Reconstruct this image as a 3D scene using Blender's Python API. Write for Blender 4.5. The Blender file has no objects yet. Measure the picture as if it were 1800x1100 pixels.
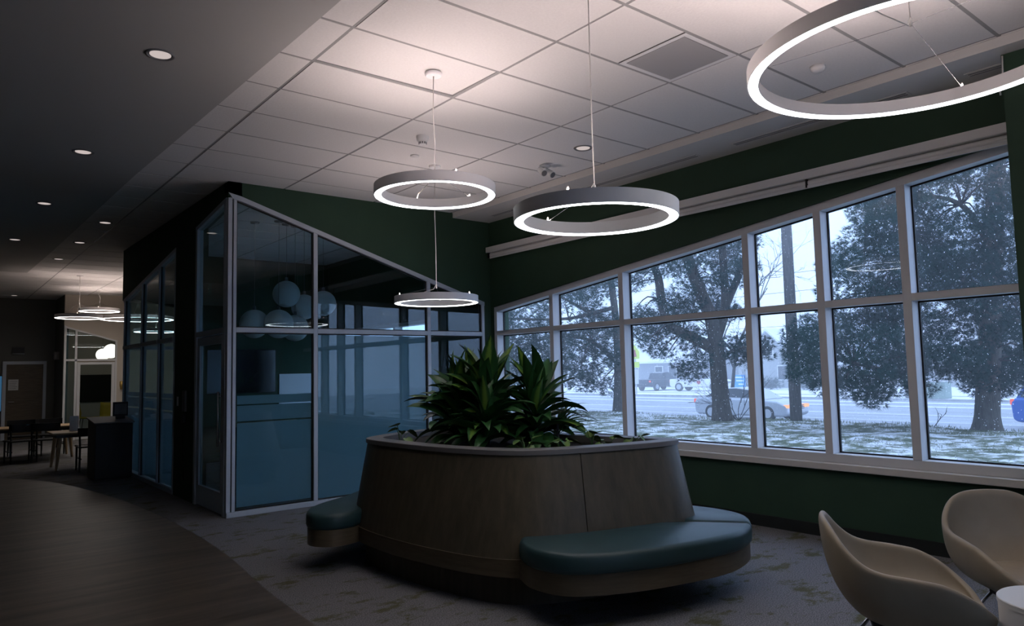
import bpy, math, random
from mathutils import Vector, Matrix
PI = math.pi
random.seed(11)
scn = bpy.context.scene
col = scn.collection

# ------------------------------------------------------------------ camera
cam_d = bpy.data.cameras.new('camera')
cam_d.sensor_width = 36.0
cam_d.lens = 1269.95 * 36.0 / 1800.0
cam_d.clip_end = 600
cam = bpy.data.objects.new('camera', cam_d); col.objects.link(cam)
cr = Vector((0.77747985, -0.62851352, -0.02226758)); cu = Vector((-0.03215795, -0.07509038, 0.99665807)); cw = Vector((0.62808515, 0.77416548, 0.07859297))
cam.matrix_world = Matrix(((cr.x, cu.x, -cw.x, 0), (cr.y, cu.y, -cw.y, 0), (cr.z, cu.z, -cw.z, 1.518), (0, 0, 0, 1)))
scn.camera = cam

# ------------------------------------------------------------------ sky and exposure
wd = bpy.data.worlds.new('world'); scn.world = wd; wd.use_nodes = True
bg = wd.node_tree.nodes['Background']
bg.inputs[0].default_value = (0.48, 0.645, 1.0, 1); bg.inputs[1].default_value = 2.45
scn.view_settings.view_transform = 'Standard'; scn.view_settings.look = 'None'
scn.view_settings.gamma = 1.0; scn.view_settings.use_curve_mapping = False
scn.view_settings.exposure = 0.25
RING_DOWN, RING_UP, CAN = 10.0, 36.0, 0.48
HAZE = 0.006
scn.cycles.volume_bounces = 1; scn.cycles.adaptive_threshold = 0.06; scn.cycles.use_light_tree = False; scn.cycles.max_bounces = 7; scn.cycles.transparent_max_bounces = 16
scn.cycles.diffuse_bounces = 4; scn.cycles.glossy_bounces = 2; scn.cycles.transmission_bounces = 4
scn.cycles.caustics_reflective = False; scn.cycles.caustics_refractive = False

# ------------------------------------------------------------------ materials
M = {}
def nodes(m): return m.node_tree.nodes, m.node_tree.links
def mat(name, c, rough=0.6, metal=0.0, spec=0.4, var=0.0, scale=8.0, bump=0.0, stretch=None, emit=None, es=0.0):
    m = bpy.data.materials.new(name); m.use_nodes = True
    n, l = nodes(m); b = n['Principled BSDF']
    b.inputs['Roughness'].default_value = rough; b.inputs['Metallic'].default_value = metal
    b.inputs['Specular IOR Level'].default_value = spec
    b.inputs['Base Color'].default_value = (*c, 1)
    if emit:
        b.inputs['Emission Color'].default_value = (*emit, 1); b.inputs['Emission Strength'].default_value = es
    if var or bump:
        tc = n.new('ShaderNodeTexCoord'); mp = n.new('ShaderNodeMapping'); nz = n.new('ShaderNodeTexNoise')
        if stretch: mp.inputs['Scale'].default_value = stretch
        nz.inputs['Scale'].default_value = scale; nz.inputs['Detail'].default_value = 5
        l.new(tc.outputs['Object'], mp.inputs[0]); l.new(mp.outputs[0], nz.inputs['Vector'])
        if var:
            r = n.new('ShaderNodeValToRGB')
            r.color_ramp.elements[0].position = 0.3; r.color_ramp.elements[1].position = 0.7
            r.color_ramp.elements[0].color = (*[max(0, v * (1 - var)) for v in c], 1)
            r.color_ramp.elements[1].color = (*[min(1, v * (1 + var)) for v in c], 1)
            l.new(nz.outputs['Fac'], r.inputs[0]); l.new(r.outputs[0], b.inputs['Base Color'])
        if bump:
            bp = n.new('ShaderNodeBump'); bp.inputs['Strength'].default_value = bump; bp.inputs['Distance'].default_value = 0.01
            l.new(nz.outputs['Fac'], bp.inputs['Height']); l.new(bp.outputs[0], b.inputs['Normal'])
    M[name] = m; return m
def emis(name, c, s):
    m = bpy.data.materials.new(name); m.use_nodes = True; n, l = nodes(m)
    n.remove(n['Principled BSDF']); e = n.new('ShaderNodeEmission')
    e.inputs[0].default_value = (*c, 1); e.inputs[1].default_value = s
    l.new(e.outputs[0], n['Material Output'].inputs[0]); M[name] = m; return m
def glass(name, tint, base=0.04):
    m = bpy.data.materials.new(name); m.use_nodes = True; n, l = nodes(m); n.remove(n['Principled BSDF'])
    t = n.new('ShaderNodeBsdfTransparent'); t.inputs[0].default_value = (*tint, 1)
    g = n.new('ShaderNodeBsdfGlossy'); g.inputs['Roughness'].default_value = 0.0; g.inputs[0].default_value = (1, 1, 1, 1)
    lw = n.new('ShaderNodeLayerWeight'); lw.inputs[0].default_value = 0.5
    p = n.new('ShaderNodeMath'); p.operation = 'POWER'; p.inputs[1].default_value = 5.0
    a = n.new('ShaderNodeMath'); a.operation = 'MULTIPLY_ADD'; a.inputs[1].default_value = 1 - base; a.inputs[2].default_value = base
    l.new(lw.outputs['Facing'], p.inputs[0]); l.new(p.outputs[0], a.inputs[0])
    mx = n.new('ShaderNodeMixShader'); l.new(a.outputs[0], mx.inputs[0]); l.new(t.outputs[0], mx.inputs[1]); l.new(g.outputs[0], mx.inputs[2])
    l.new(mx.outputs[0], n['Material Output'].inputs[0]); M[name] = m; return m

mat('green', (0.026, 0.062, 0.036), 0.75, var=0.08, scale=3)
mat('tan', (0.60, 0.54, 0.46), 0.85)
mat('pale', (0.30, 0.36, 0.34), 0.85)
mat('darkwall', (0.15, 0.15, 0.135), 0.85)
mat('tile', (0.74, 0.73, 0.72), 0.95, spec=0.1, var=0.03, scale=60, bump=0.15)
mat('tee', (0.30, 0.30, 0.30), 0.6)  # grid bars greyed to stand for shade in the reveals between tiles
mat('gypsum', (0.46, 0.46, 0.45), 0.9, spec=0.1)
mat('white', (0.72, 0.72, 0.72), 0.45)
mat('frame', (0.47, 0.51, 0.56), 0.4, metal=0.0, spec=0.6)
mat('winframe', (0.66, 0.66, 0.67), 0.45)
mat('sill', (0.66, 0.62, 0.58), 0.5)
mat('gasket', (0.012, 0.012, 0.014), 0.6)
mat('base', (0.012, 0.014, 0.014), 0.6)
mat('black', (0.006, 0.006, 0.007), 0.45)
mat('screen', (0.006, 0.007, 0.009), 0.12, spec=0.6)
mat('shade', (0.74, 0.73, 0.72), 0.6)
mat('cable', (0.75, 0.73, 0.70), 0.5)
mat('steel', (0.45, 0.45, 0.47), 0.25, metal=1.0)
mat('ringwhite', (0.84, 0.83, 0.84), 0.45)
mat('vinyl', (0.018, 0.048, 0.052), 0.46, spec=0.5, var=0.06, scale=6)
mat('seam', (0.008, 0.018, 0.022), 0.6)
mat('leather', (0.34, 0.28, 0.205), 0.50, spec=0.35, var=0.05, scale=10, bump=0.05)
mat('soil', (0.02, 0.015, 0.01), 0.95, var=0.4, scale=40, bump=0.6)
mat('stone', (0.14, 0.135, 0.135), 0.45, var=0.04, scale=20)
mat('tablewood', (0.45, 0.30, 0.16), 0.5, var=0.1, scale=6, stretch=(1, 8, 1))
mat('brass', (0.5, 0.33, 0.1), 0.35, metal=0.6)
mat('paper', (0.6, 0.6, 0.58), 0.8)
mat('yellow', (0.55, 0.40, 0.04), 0.6)
mat('tealreflect', (0.01, 0.16, 0.15), 0.5)
mat('globe', (0.85, 0.85, 0.85), 0.5)
mat('whiteboard', (0.75, 0.76, 0.78), 0.3)
mat('bulkhead', (0.66, 0.65, 0.63), 0.8)
mat('ventgrey', (0.34, 0.34, 0.345), 0.8)
mat('grille', (0.20, 0.20, 0.205), 0.7)
emis('ringdown', (0.95, 0.97, 1.0), RING_DOWN)
emis('ringup', (1.0, 0.81, 0.77), RING_UP)
emis('ringupfar', (1.0, 0.80, 0.72), 16.0)
emis('can', (1.0, 0.86, 0.82), CAN)
emis('globelit', (1.0, 0.80, 0.66), 2.0)
emis('ringdownfar', (1.0, 0.93, 0.88), 15.0)
emis('amber', (1.0, 0.45, 0.25), 1.4)
emis('redlamp', (1.0, 0.18, 0.16), 0.9)
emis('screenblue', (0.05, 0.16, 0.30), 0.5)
glass('glass', (0.80, 0.91, 0.945), 0.035); glass('winglass', (0.93, 0.96, 0.98), 0.022)
# outdoors
mat('bark', (0.075, 0.065, 0.055), 0.9, var=0.4, scale=9, stretch=(3, 3, 0.6), bump=0.8)
mat('needles', (0.009, 0.040, 0.034), 1.0, spec=0.0, var=0.35, scale=1.5)
mat('twig', (0.045, 0.043, 0.045), 0.9)
mat('pole', (0.14, 0.13, 0.125), 0.9, var=0.3, scale=8, stretch=(4, 4, 0.4))
mat('asphalt', (0.30, 0.31, 0.33), 0.6, var=0.2, scale=0.35, stretch=(3.0, 0.25, 1))
mat('snow', (0.80, 0.80, 0.82), 0.8, var=0.06, scale=0.4)
mat('kerb', (0.42, 0.42, 0.43), 0.9, var=0.2, scale=2)
mat('flake', (0.9, 0.9, 0.9), 0.7, emit=(0.75, 0.8, 0.9), es=0.0)
mat('siding', (0.26, 0.27, 0.29), 0.9); mat('sidinglight', (0.36, 0.37, 0.37), 0.9)
mat('housetrim', (0.7, 0.7, 0.7), 0.7); mat('darkglass', (0.03, 0.04, 0.05), 0.15)
mat('silver', (0.45, 0.47, 0.50), 0.3, metal=0.5); mat('bluepaint', (0.01, 0.10, 0.42), 0.25, spec=0.6)
mat('darkpaint', (0.03, 0.035, 0.045), 0.3); mat('whitepaint', (0.75, 0.75, 0.76), 0.35)
mat('tyre', (0.02, 0.02, 0.02), 0.9); mat('limesign', (0.62, 0.75, 0.04), 0.5); mat('redmark', (0.35, 0.02, 0.03), 0.6)
mat('bluesign', (0.04, 0.30, 0.75), 0.5); mat('utility', (0.25, 0.32, 0.28), 0.8)
mat('grass', (0.17, 0.19, 0.11), 0.9, spec=0.1, var=0.5, scale=0.8)

# carpet: grey with olive patches
m = mat('carpet', (0.15, 0.15, 0.155), 0.98, spec=0.05); n, l = nodes(m); b = n['Principled BSDF']
tc = n.new('ShaderNodeTexCoord')
fine = n.new('ShaderNodeTexNoise'); fine.inputs['Scale'].default_value = 130; fine.inputs['Detail'].default_value = 4
l.new(tc.outputs['Object'], fine.inputs['Vector'])
rf = n.new('ShaderNodeValToRGB'); rf.color_ramp.elements[0].position = 0.32; rf.color_ramp.elements[1].position = 0.68
rf.color_ramp.elements[0].color = (0.07, 0.07, 0.078, 1); rf.color_ramp.elements[1].color = (0.29, 0.285, 0.29, 1)
l.new(fine.outputs['Fac'], rf.inputs[0])
pm = n.new('ShaderNodeMapping'); pm.inputs['Scale'].default_value = (1.0, 1.6, 1); l.new(tc.outputs['Object'], pm.inputs[0])
big = n.new('ShaderNodeTexNoise'); big.inputs['Scale'].default_value = 3.1; big.inputs['Detail'].default_value = 9; big.inputs['Roughness'].default_value = 0.72
l.new(pm.outputs[0], big.inputs['Vector'])
rb = n.new('ShaderNodeValToRGB'); rb.color_ramp.elements[0].position = 0.53; rb.color_ramp.elements[1].position = 0.60
rb.color_ramp.elements[0].color = (0, 0, 0, 1); rb.color_ramp.elements[1].color = (0.75, 0.75, 0.75, 1)
l.new(big.outputs['Fac'], rb.inputs[0])
mx = n.new('ShaderNodeMixRGB'); mx.inputs[2].default_value = (0.085, 0.088, 0.028, 1)
l.new(rb.outputs[0], mx.inputs[0]); l.new(rf.outputs[0], mx.inputs[1]); l.new(mx.outputs[0], b.inputs['Base Color'])
bp = n.new('ShaderNodeBump'); bp.inputs['Strength'].default_value = 0.4; bp.inputs['Distance'].default_value = 0.004
l.new(fine.outputs['Fac'], bp.inputs['Height']); l.new(bp.outputs[0], b.inputs['Normal'])

def wood(name, dark, light, stretch, rough, rot=0.0, scale=2.5):
    m = mat(name, dark, rough, spec=0.35); n, l = nodes(m); b = n['Principled BSDF']
    tc = n.new('ShaderNodeTexCoord'); mp = n.new('ShaderNodeMapping'); mp.inputs['Scale'].default_value = stretch
    mp.inputs['Rotation'].default_value = (0, 0, rot)
    a = n.new('ShaderNodeTexNoise'); a.inputs['Scale'].default_value = scale; a.inputs['Detail'].default_value = 9; a.inputs['Roughness'].default_value = 0.62
    a.inputs['Distortion'].default_value = 0.3
    l.new(tc.outputs['Object'], mp.inputs[0]); l.new(mp.outputs[0], a.inputs['Vector'])
    r = n.new('ShaderNodeValToRGB'); r.color_ramp.elements[0].position = 0.30; r.color_ramp.elements[1].position = 0.72
    r.color_ramp.elements[0].color = (*dark, 1); r.color_ramp.elements[1].color = (*light, 1)
    l.new(a.outputs['Fac'], r.inputs[0]); l.new(r.outputs[0], b.inputs['Base Color'])
    bp = n.new('ShaderNodeBump'); bp.inputs['Strength'].default_value = 0.12; bp.inputs['Distance'].default_value = 0.002
    l.new(a.outputs['Fac'], bp.inputs['Height']); l.new(bp.outputs[0], b.inputs['Normal'])
    return m
wood('oak', (0.050, 0.042, 0.028), (0.088, 0.072, 0.048), (7, 7, 0.45), 0.42)
wood('oakband', (0.075, 0.056, 0.034), (0.125, 0.094, 0.058), (1.6, 1.6, 14), 0.45)
wood('oakdark', (0.06, 0.045, 0.03), (0.10, 0.078, 0.055), (9, 9, 0.55), 0.6)
wood('woodfloor', (0.048, 0.038, 0.028), (0.150, 0.120, 0.090), (0.5, 5.0, 1), 0.45, rot=0.25, scale=1.7)

# frosted film
m = bpy.data.materials.new('frost'); m.use_nodes = True; n, l = nodes(m); n.remove(n['Principled BSDF'])
tr = n.new('ShaderNodeBsdfTranslucent'); tr.inputs[0].default_value = (0.66, 0.80, 0.84, 1)
df = n.new('ShaderNodeBsdfDiffuse'); df.inputs[0].default_value = (0.34, 0.45, 0.49, 1)
tp = n.new('ShaderNodeBsdfTransparent'); tp.inputs[0].default_value = (0.75, 0.85, 0.88, 1)
m1 = n.new('ShaderNodeMixShader'); m1.inputs[0].default_value = 0.35
m2 = n.new('ShaderNodeMixShader'); m2.inputs[0].default_value = 0.04
l.new(tr.outputs[0], m1.inputs[1]); l.new(df.outputs[0], m1.inputs[2]); l.new(m1.outputs[0], m2.inputs[1]); l.new(tp.outputs[0], m2.inputs[2])
l.new(m2.outputs[0], n['Material Output'].inputs[0]); M['frost'] = m

# leaf with a paler stripe along the midrib (stripe set by the leaf's own width coordinate)
def leafmat(name, edge, mid, lo, hi):
    m = mat(name, edge, 0.36, spec=0.45); n, l = nodes(m); b = n['Principled BSDF']
    uv = n.new('ShaderNodeUVMap'); sp = n.new('ShaderNodeSeparateXYZ'); l.new(uv.outputs[0], sp.inputs[0])
    s = n.new('ShaderNodeMath'); s.operation = 'SUBTRACT'; s.inputs[1].default_value = 0.5; l.new(sp.outputs[0], s.inputs[0])
    a = n.new('ShaderNodeMath'); a.operation = 'ABSOLUTE'; l.new(s.outputs[0], a.inputs[0])
    r = n.new('ShaderNodeValToRGB'); r.color_ramp.elements[0].position = lo; r.color_ramp.elements[1].position = hi
    r.color_ramp.elements[0].color = (*mid, 1); r.color_ramp.elements[1].color = (*edge, 1)
    l.new(a.outputs[0], r.inputs[0]); l.new(r.outputs[0], b.inputs['Base Color'])
    return m
leafmat('leaf', (0.018, 0.070, 0.020), (0.028, 0.095, 0.024), 0.10, 0.30)
leafmat('leafstripe', (0.020, 0.080, 0.020), (0.14, 0.24, 0.035), 0.12, 0.30)
leafmat('pothosleaf', (0.05, 0.13, 0.03), (0.13, 0.20, 0.05), 0.05, 0.45)

# lawn: grass showing through thin snow
m = mat('lawn', (0.7, 0.7, 0.72), 0.9, spec=0.1); n, l = nodes(m); b = n['Principled BSDF']
tc = n.new('ShaderNodeTexCoord'); a = n.new('ShaderNodeTexNoise'); a.inputs['Scale'].default_value = 1.9; a.inputs['Detail'].default_value = 12; a.inputs['Roughness'].default_value = 0.75
l.new(tc.outputs['Object'], a.inputs['Vector'])
r = n.new('ShaderNodeValToRGB'); e = r.color_ramp.elements
e[0].position = 0.44; e[0].color = (0.085, 0.10, 0.06, 1); e[1].position = 0.555; e[1].color = (0.66, 0.67, 0.70, 1)
k = e.new(0.50); k.color = (0.26, 0.27, 0.21, 1)
l.new(a.outputs['Fac'], r.inputs[0]); l.new(r.outputs[0], b.inputs['Base Color'])

# ------------------------------------------------------------------ mesh helpers
class MB:
    def __init__(s): s.v = []; s.f = []; s.uv = None
    def box(s, x0, x1, y0, y1, z0, z1):
        o = len(s.v)
        s.v += [(x0, y0, z0), (x1, y0, z0), (x1, y1, z0), (x0, y1, z0), (x0, y0, z1), (x1, y0, z1), (x1, y1, z1), (x0, y1, z1)]
        s.f += [tuple(o + i for i in q) for q in ((3, 2, 1, 0), (4, 5, 6, 7), (0, 1, 5, 4), (1, 2, 6, 5), (2, 3, 7, 6), (3, 0, 4, 7))]
        return s
    def prism(s, poly, axis, a0, a1):
        """poly in the two other axes (cyclic order), extruded along axis from a0 to a1"""
        o = len(s.v); k = len(poly)
        def P(u, w, a): return {'x': (a, u, w), 'y': (u, a, w), 'z': (u, w, a)}[axis]
        for a in (a0, a1): s.v += [P(u, w, a) for u, w in poly]
        s.f.append(tuple(o + i for i in range(k))[::-1]); s.f.append(tuple(o + k + i for i in range(k)))
        for i in range(k):
            j = (i + 1) % k; s.f.append((o + i, o + j, o + k + j, o + k + i))
        return s
    def loft(s, rings, cap=True):
        o = len(s.v); k = len(rings[0])
        for r in rings: s.v += [tuple(p) for p in r]
        for q in range(len(rings) - 1):
            for i in range(k):
                j = (i + 1) % k
                s.f.append((o + q * k + i, o + q * k + j, o + (q + 1) * k + j, o + (q + 1) * k + i))
        if cap:
            s.f.append(tuple(o + i for i in range(k))[::-1]); s.f.append(tuple(o + (len(rings) - 1) * k + i for i in range(k)))
        return s
    def tube(s, pts, rad, n=8, cap=True):
        pts = [Vector(p) for p in pts]; rings = []
        for i, p in enumerate(pts):
            d = (pts[min(i + 1, len(pts) - 1)] - pts[max(i - 1, 0)]).normalized()
            a = d.cross(Vector((0, 0, 1)));
            if a.length < 1e-3: a = Vector((1, 0, 0))
            a.normalize(); b = d.cross(a)
            r = rad[i] if isinstance(rad, (list, tuple)) else rad
            rings.append([p + a * (r * math.cos(2 * PI * t / n)) + b * (r * math.sin(2 * PI * t / n)) for t in range(n)])
        return s.loft(rings, cap)
    def lathe(s, prof, c=(0, 0, 0), n=32, cap=False):
        rings = [[(c[0] + r * math.cos(2 * PI * t / n), c[1] + r * math.sin(2 * PI * t / n), c[2] + z) for t in range(n)] for r, z in prof]
        return s.loft(rings, cap)
    def build(s, name, m, parent=None, smooth=False, world=False, mod=None):
        me = bpy.data.meshes.new(name); off = parent.location if (world and parent) else Vector((0, 0, 0))
        if world and parent and parent.parent: off = off + parent.parent.location
        me.from_pydata([tuple(Vector(p) - off) for p in s.v] if world else s.v, [], s.f)
        if s.uv:
            u = me.uv_layers.new(name='UVMap')
            for lp in me.loops: u.data[lp.index].uv = s.uv[lp.vertex_index]
        me.materials.append(M[m]); me.validate()
        import bmesh
        bm = bmesh.new(); bm.from_mesh(me); bmesh.ops.recalc_face_normals(bm, faces=bm.faces); bm.to_mesh(me); bm.free()
        if smooth:
            for p in me.polygons: p.use_smooth = True
        o = bpy.data.objects.new(name, me); col.objects.link(o)
        if parent: o.parent = parent
        if mod:
            for kind, kw in mod:
                q = o.modifiers.new(kind.lower(), kind)
                for a, b in kw.items(): setattr(q, a, b)
        return o
BEV = lambda w, n=2: [('BEVEL', dict(width=w, segments=n, limit_method='ANGLE'))]
def inst(name, me, parent, loc=(0, 0, 0), rot=(0, 0, 0), sc=1.0):
    o = bpy.data.objects.new(name, me); col.objects.link(o); o.parent = parent
    o.location = loc; o.rotation_euler = rot; o.scale = (sc, sc, sc); return o
def thing(name, label, cat, loc=(0, 0, 0), rz=0.0, group=None):
    o = bpy.data.objects.new(name, None); o.empty_display_size = 0.1; col.objects.link(o)
    o.location = loc; o.rotation_euler = (0, 0, rz); return tag(o, label, cat, group)
def tag(o, label, cat, group=None):
    o['label'] = label; o['category'] = cat
    if group: o['group'] = group
    return o
def struct(o, label=None):
    o['kind'] = 'structure'
    if label: o['label'] = label
    return o
def sgroup(name, loc=(0, 0, 0), label=None):
    o = bpy.data.objects.new(name, None); o.empty_display_size = 0.1; col.objects.link(o); o.location = loc
    return struct(o, label)
def dup(root, loc, rz, label):
    def cp(o, par):
        c = o.copy(); col.objects.link(c); c.parent = par
        for ch in list(o.children): cp(ch, c)
        return c
    r = cp(root, None); r.location = loc; r.rotation_euler = (0, 0, rz); r['label'] = label
    return r
def catmull(P, n=6, closed=True):
    out = []; k = len(P)
    for i in range(k if closed else k - 1):
        g = lambda j: Vector(P[j % k] if closed else P[max(0, min(k - 1, j))])
        p0, p1, p2, p3 = g(i - 1), g(i), g(i + 1), g(i + 2)
        for t in range(n):
            t /= n
            out.append(0.5 * ((2 * p1) + (p2 - p0) * t + (2 * p0 - 5 * p1 + 4 * p2 - p3) * t * t + (3 * p1 - p0 - 3 * p2 + p3) * t ** 3))
    if not closed: out.append(Vector(P[-1]))
    return out

# ================================================================== THE SETTING
ZC, XW, YF, XS = 3.684, 6.187, 8.10, 2.551
# floors
o = MB().box(-7, 6.45, -6, 25, -0.06, 0.0).build('floor', 'carpet'); struct(o, 'grey carpet with olive green patches')
edge = [(1.80, -6), (1.83, 2.0), (1.885, 4.277), (1.902, 4.813), (1.949, 5.48), (2.04, 6.416), (2.076, 7.756), (2.03, 9.207), (1.921, 10.54), (1.583, 12.594), (0.957, 14.014), (-0.4, 15.3), (-3.0, 16.4), (-7, 17.0)]
ec = catmull([(a, b, 0) for a, b in edge], 6, closed=False)
poly = [(p.x, p.y) for p in ec] + [(-7, -6)]
o = MB().prism(poly, 'z', 0.0005, 0.004).build('wood_floor', 'woodfloor'); struct(o, 'dark wood floor with a curved edge against the carpet')

# ceiling: slab, tiles, tees
ceil = MB().box(-7, 6.45, -6, 25, ZC + 0.035, ZC + 0.12).build('ceiling', 'tile'); struct(ceil, 'white tiled suspended ceiling')
GX, GY, SX, SY = 2.0174, 4.6159, 1.1699, 0.6096
tm = MB().box(-SX / 2 + 0.012, SX / 2 - 0.012, -SY / 2 + 0.013, SY / 2 - 0.013, 0, 0.02).build('tile', 'tile', ceil)
tile_me = tm.data; bpy.data.objects.remove(tm)
half_me = None
for j in range(-8, 30):
    y = GY + (j + 0.5) * SY
    for i in range(-7, 4):
        x = GX + (i + 0.5) * SX
        if i < -1 and y < 17.0: continue
        if y > 21.2 and i >= 1: continue
        if i == 1 and j == -3:
            inst('tile', tile_me, ceil, (x - SX / 4, y, ZC)).scale = (0.5, 1, 1); continue
        if i == 3: inst('tile', tile_me, ceil, (GX + 3 * SX + 0.32, y, ZC)).scale = (0.52, 1, 1); continue
        t = inst('tile', tile_me, ceil, (x, y, ZC))
        if (i, j) == (0, -1): t.location.z += 0.010; t.rotation_euler = (0.012, -0.006, 0)
for i in range(-6, 4):
    x = GX + i * SX; y0 = 17.0 if i < 0 else -0.3
    MB().box(x - 0.014, x + 0.014, y0, 22.9, ZC + 0.004, ZC + 0.03).build('tee', 'tee', ceil)
for j in range(-8, 31):
    y = GY + j * SY
    MB().box(1.3 if y < 17.2 else -7, 6.187, y - 0.015, y + 0.015, ZC + 0.003, ZC + 0.03).build('tee', 'tee', ceil)
poly = [(-7, -6), (1.95, -6), (1.87, 0), (1.79, 4), (1.66, 8.4), (1.58, 14.2), (1.51, 17.2), (-7, 17.2)]
o = MB().prism(poly, 'z', ZC - 0.015, ZC + 0.02).build('ceiling', 'gypsum'); struct(o, 'smooth plaster ceiling over the wood floor')
# bulkhead along the window wall
o = MB().box(5.56, XW, -6, YF, 3.617, ZC + 0.03).build('trim_1', 'bulkhead'); struct(o, 'long pale plaster bulkhead above the windows')
for k, (y0, y1) in enumerate(((0.3, 1.9), (2.3, 3.9), (4.3, 5.9), (6.3, 7.7))):
    d = thing('slot_diffuser', ['dark slot diffuser in the bulkhead nearest the big ring lamp', 'second dark slot diffuser along the bulkhead from the right', 'third dark slot diffuser along the bulkhead from the right', 'dark slot diffuser at the far end of the bulkhead'][k], 'vent', (5.93, (y0 + y1) / 2, 3.617), group='slot diffusers in the bulkhead')
    h = (y1 - y0) / 2
    MB().box(-0.05, 0.05, -h, h, -0.004, 0.0).build('frame', 'bulkhead', d)
    for a in (-0.026, 0.010): MB().box(a, a + 0.016, -h + 0.02, h - 0.02, -0.006, -0.003).build('slot', 'grille', d)

# ---- right wall with the long sloped window
def zh(y): return 2.331 + (8.03 - y) * 0.1143
WY0, WY1 = 1.45, 8.03
w = MB().box(XW, 6.45, -6, 25, 0, 0.59).box(XW, 6.45, -6, WY0, 0.59, 3.75)
w.prism([(WY0, zh(WY0) + 0.07), (WY1, zh(WY1) + 0.07), (WY1, 3.75), (WY0, 3.75)], 'x', XW, 6.45)
w.box(XW, 6.45, WY1, 9.7, 0.59, 3.75).box(XW, 6.45, 9.7, 13.2, 2.35, 3.75).box(XW, 6.45, 13.2, 25, 0.59, 3.75)
struct(w.build('wall_right', 'green'), 'dark green wall holding the long sloped window')
struct(MB().box(6.172, XW, 1.7, YF, 0.0, 0.105).build('baseboard_right', 'base'))
pier = MB().box(5.72, XW, 0.9, 1.615, 0, 3.617).build('wall_near', 'green', mod=BEV(0.004)); struct(pier, 'green pier at the right end of the window')

win = sgroup('window_1', (6.25, 4.7, 0.59), 'long sloped window with white mullions looking on the snowy street')
mull = [6.871, 5.670, 4.026, 3.285, 2.557]
ed = [WY1] + mull + [WY0]
XG = 6.315
mb = MB().prism([(WY0, zh(WY0)), (WY1, zh(WY1)), (WY1, zh(WY1) + 0.07), (WY0, zh(WY0) + 0.07)], 'x', XW + 0.004, 6.335)
mb.build('head', 'winframe', win, world=True)
MB().prism([(WY0, zh(WY0) + 0.07), (WY1, zh(WY1) + 0.07), (WY1, zh(WY1) + 0.095), (WY0, zh(WY0) + 0.095)], 'x', XW - 0.02, XW).build('head_trim', 'green', win, world=True)
MB().box(XW + 0.004, 6.335, WY0, WY1, 0.65, 0.725).build('bottom_rail', 'winframe', win, world=True, mod=BEV(0.004))
MB().box(6.125, 6.335, WY0, WY1, 0.59, 0.65).build('window_sill', 'sill', win, world=True, mod=BEV(0.006))
MB().box(XW + 0.004, 6.335, WY1 - 0.06, WY1, 0.725, zh(WY1)).build('jamb', 'winframe', win, world=True)
for m_ in mull:
    MB().prism([(m_ - 0.07, 0.725), (m_, 0.725), (m_, zh(m_)), (m_ - 0.07, zh(m_ - 0.07))], 'x', XW, 6.335).build('mullion', 'winframe', win, world=True, mod=BEV(0.003))
for k in range(len(ed) - 1):
    a = ed[k] - (0.07 if k else 0.06); b = ed[k + 1]
    MB().box(XW + 0.002, 6.335, b, a, 2.006, 2.066).build('transom', 'winframe', win, world=True)
    for q in (((b, 0.725), (a, 0.725), (a, 2.006), (b, 2.006)), ((b, 2.066), (a, 2.066), (a, zh(a)), (b, zh(b)))):
        pn = MB().prism(list(q), 'x', XG, XG + 0.008).build('pane', 'winglass', win, world=True)
        (b0, z0), (a0, _), (_, za), (_, zb) = q; t = 0.012
        g = MB().box(XG - 0.01, XG + 0.012, b0, a0, z0, z0 + t).box(XG - 0.01, XG + 0.012, b0, b0 + t, z0, zb).box(XG - 0.01, XG + 0.012, a0 - t, a0, z0, za)
        g.prism([(b0, zb - t), (a0, za - t), (a0, za), (b0, zb)], 'x', XG - 0.01, XG + 0.012).build('gasket', 'gasket', win, world=True)
# window of the glazed meeting room, beyond the front glass
w2 = sgroup('window_2', (6.25, 10.8, 0.59), 'window inside the glazed meeting room')
MB().box(XW + 0.004, 6.335, 9.7, 13.2, 0.59, 0.68).build('bottom_rail', 'winframe', w2, world=True)
MB().box(XW + 0.004, 6.335, 9.7, 13.2, 2.29, 2.35).build('head', 'winframe', w2, world=True)
for y in (9.7, 10.8, 12.0, 13.13): MB().box(XW + 0.004, 6.335, y, y + 0.07, 0.68, 2.29).build('mullion', 'winframe', w2, world=True)
for y in (9.77, 10.87, 12.07): MB().box(XG, XG + 0.008, y, y + 1.03, 0.68, 2.29).build('pane', 'winglass', w2, world=True)

# ---- meeting room: front wall
def zf(x): return 3.525 - 0.3106 * (x - 2.698)
XE = 6.07
w = MB().prism([(XS, 3.555), (2.698, zf(2.698)), (XE, zf(XE)), (XE, 0), (XW, 0), (XW, ZC + 0.03), (XS, ZC + 0.03)], 'y', YF, YF + 0.15)
struct(w.build('wall_front', 'green'), 'green wall above the sloped glass of the meeting room')
w3 = sgroup('window_3', (4.3, YF, 0), 'sloped glass front of the meeting room with pale frames')
Y0, Y1 = YF - 0.004, YF + 0.07
MB().prism([(XS + 0.05, 3.49), (2.698, zf(2.698) - 0.055), (XE, zf(XE) - 0.055), (XE, zf(XE)), (2.698, zf(2.698)), (XS, 3.555)], 'y', Y0 - 0.006, Y1).build('head', 'frame', w3, world=True)
MB().box(XS, XE, Y0 - 0.02, Y1, 0, 0.055).build('bottom_rail', 'frame', w3, world=True, mod=BEV(0.004))
MB().box(XS, XS + 0.045, Y0, Y1, 0.055, 3.5).build('corner_post', 'frame', w3, world=True, mod=BEV(0.003))
MB().box(XS + 0.045, XS + 0.06, Y0 + 0.03, Y1, 0.055, 3.5).build('gasket', 'gasket', w3, world=True)
posts = [(2.611, 2.646), (3.548, 3.598), (5.130, 5.180), (6.025, XE)]
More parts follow.
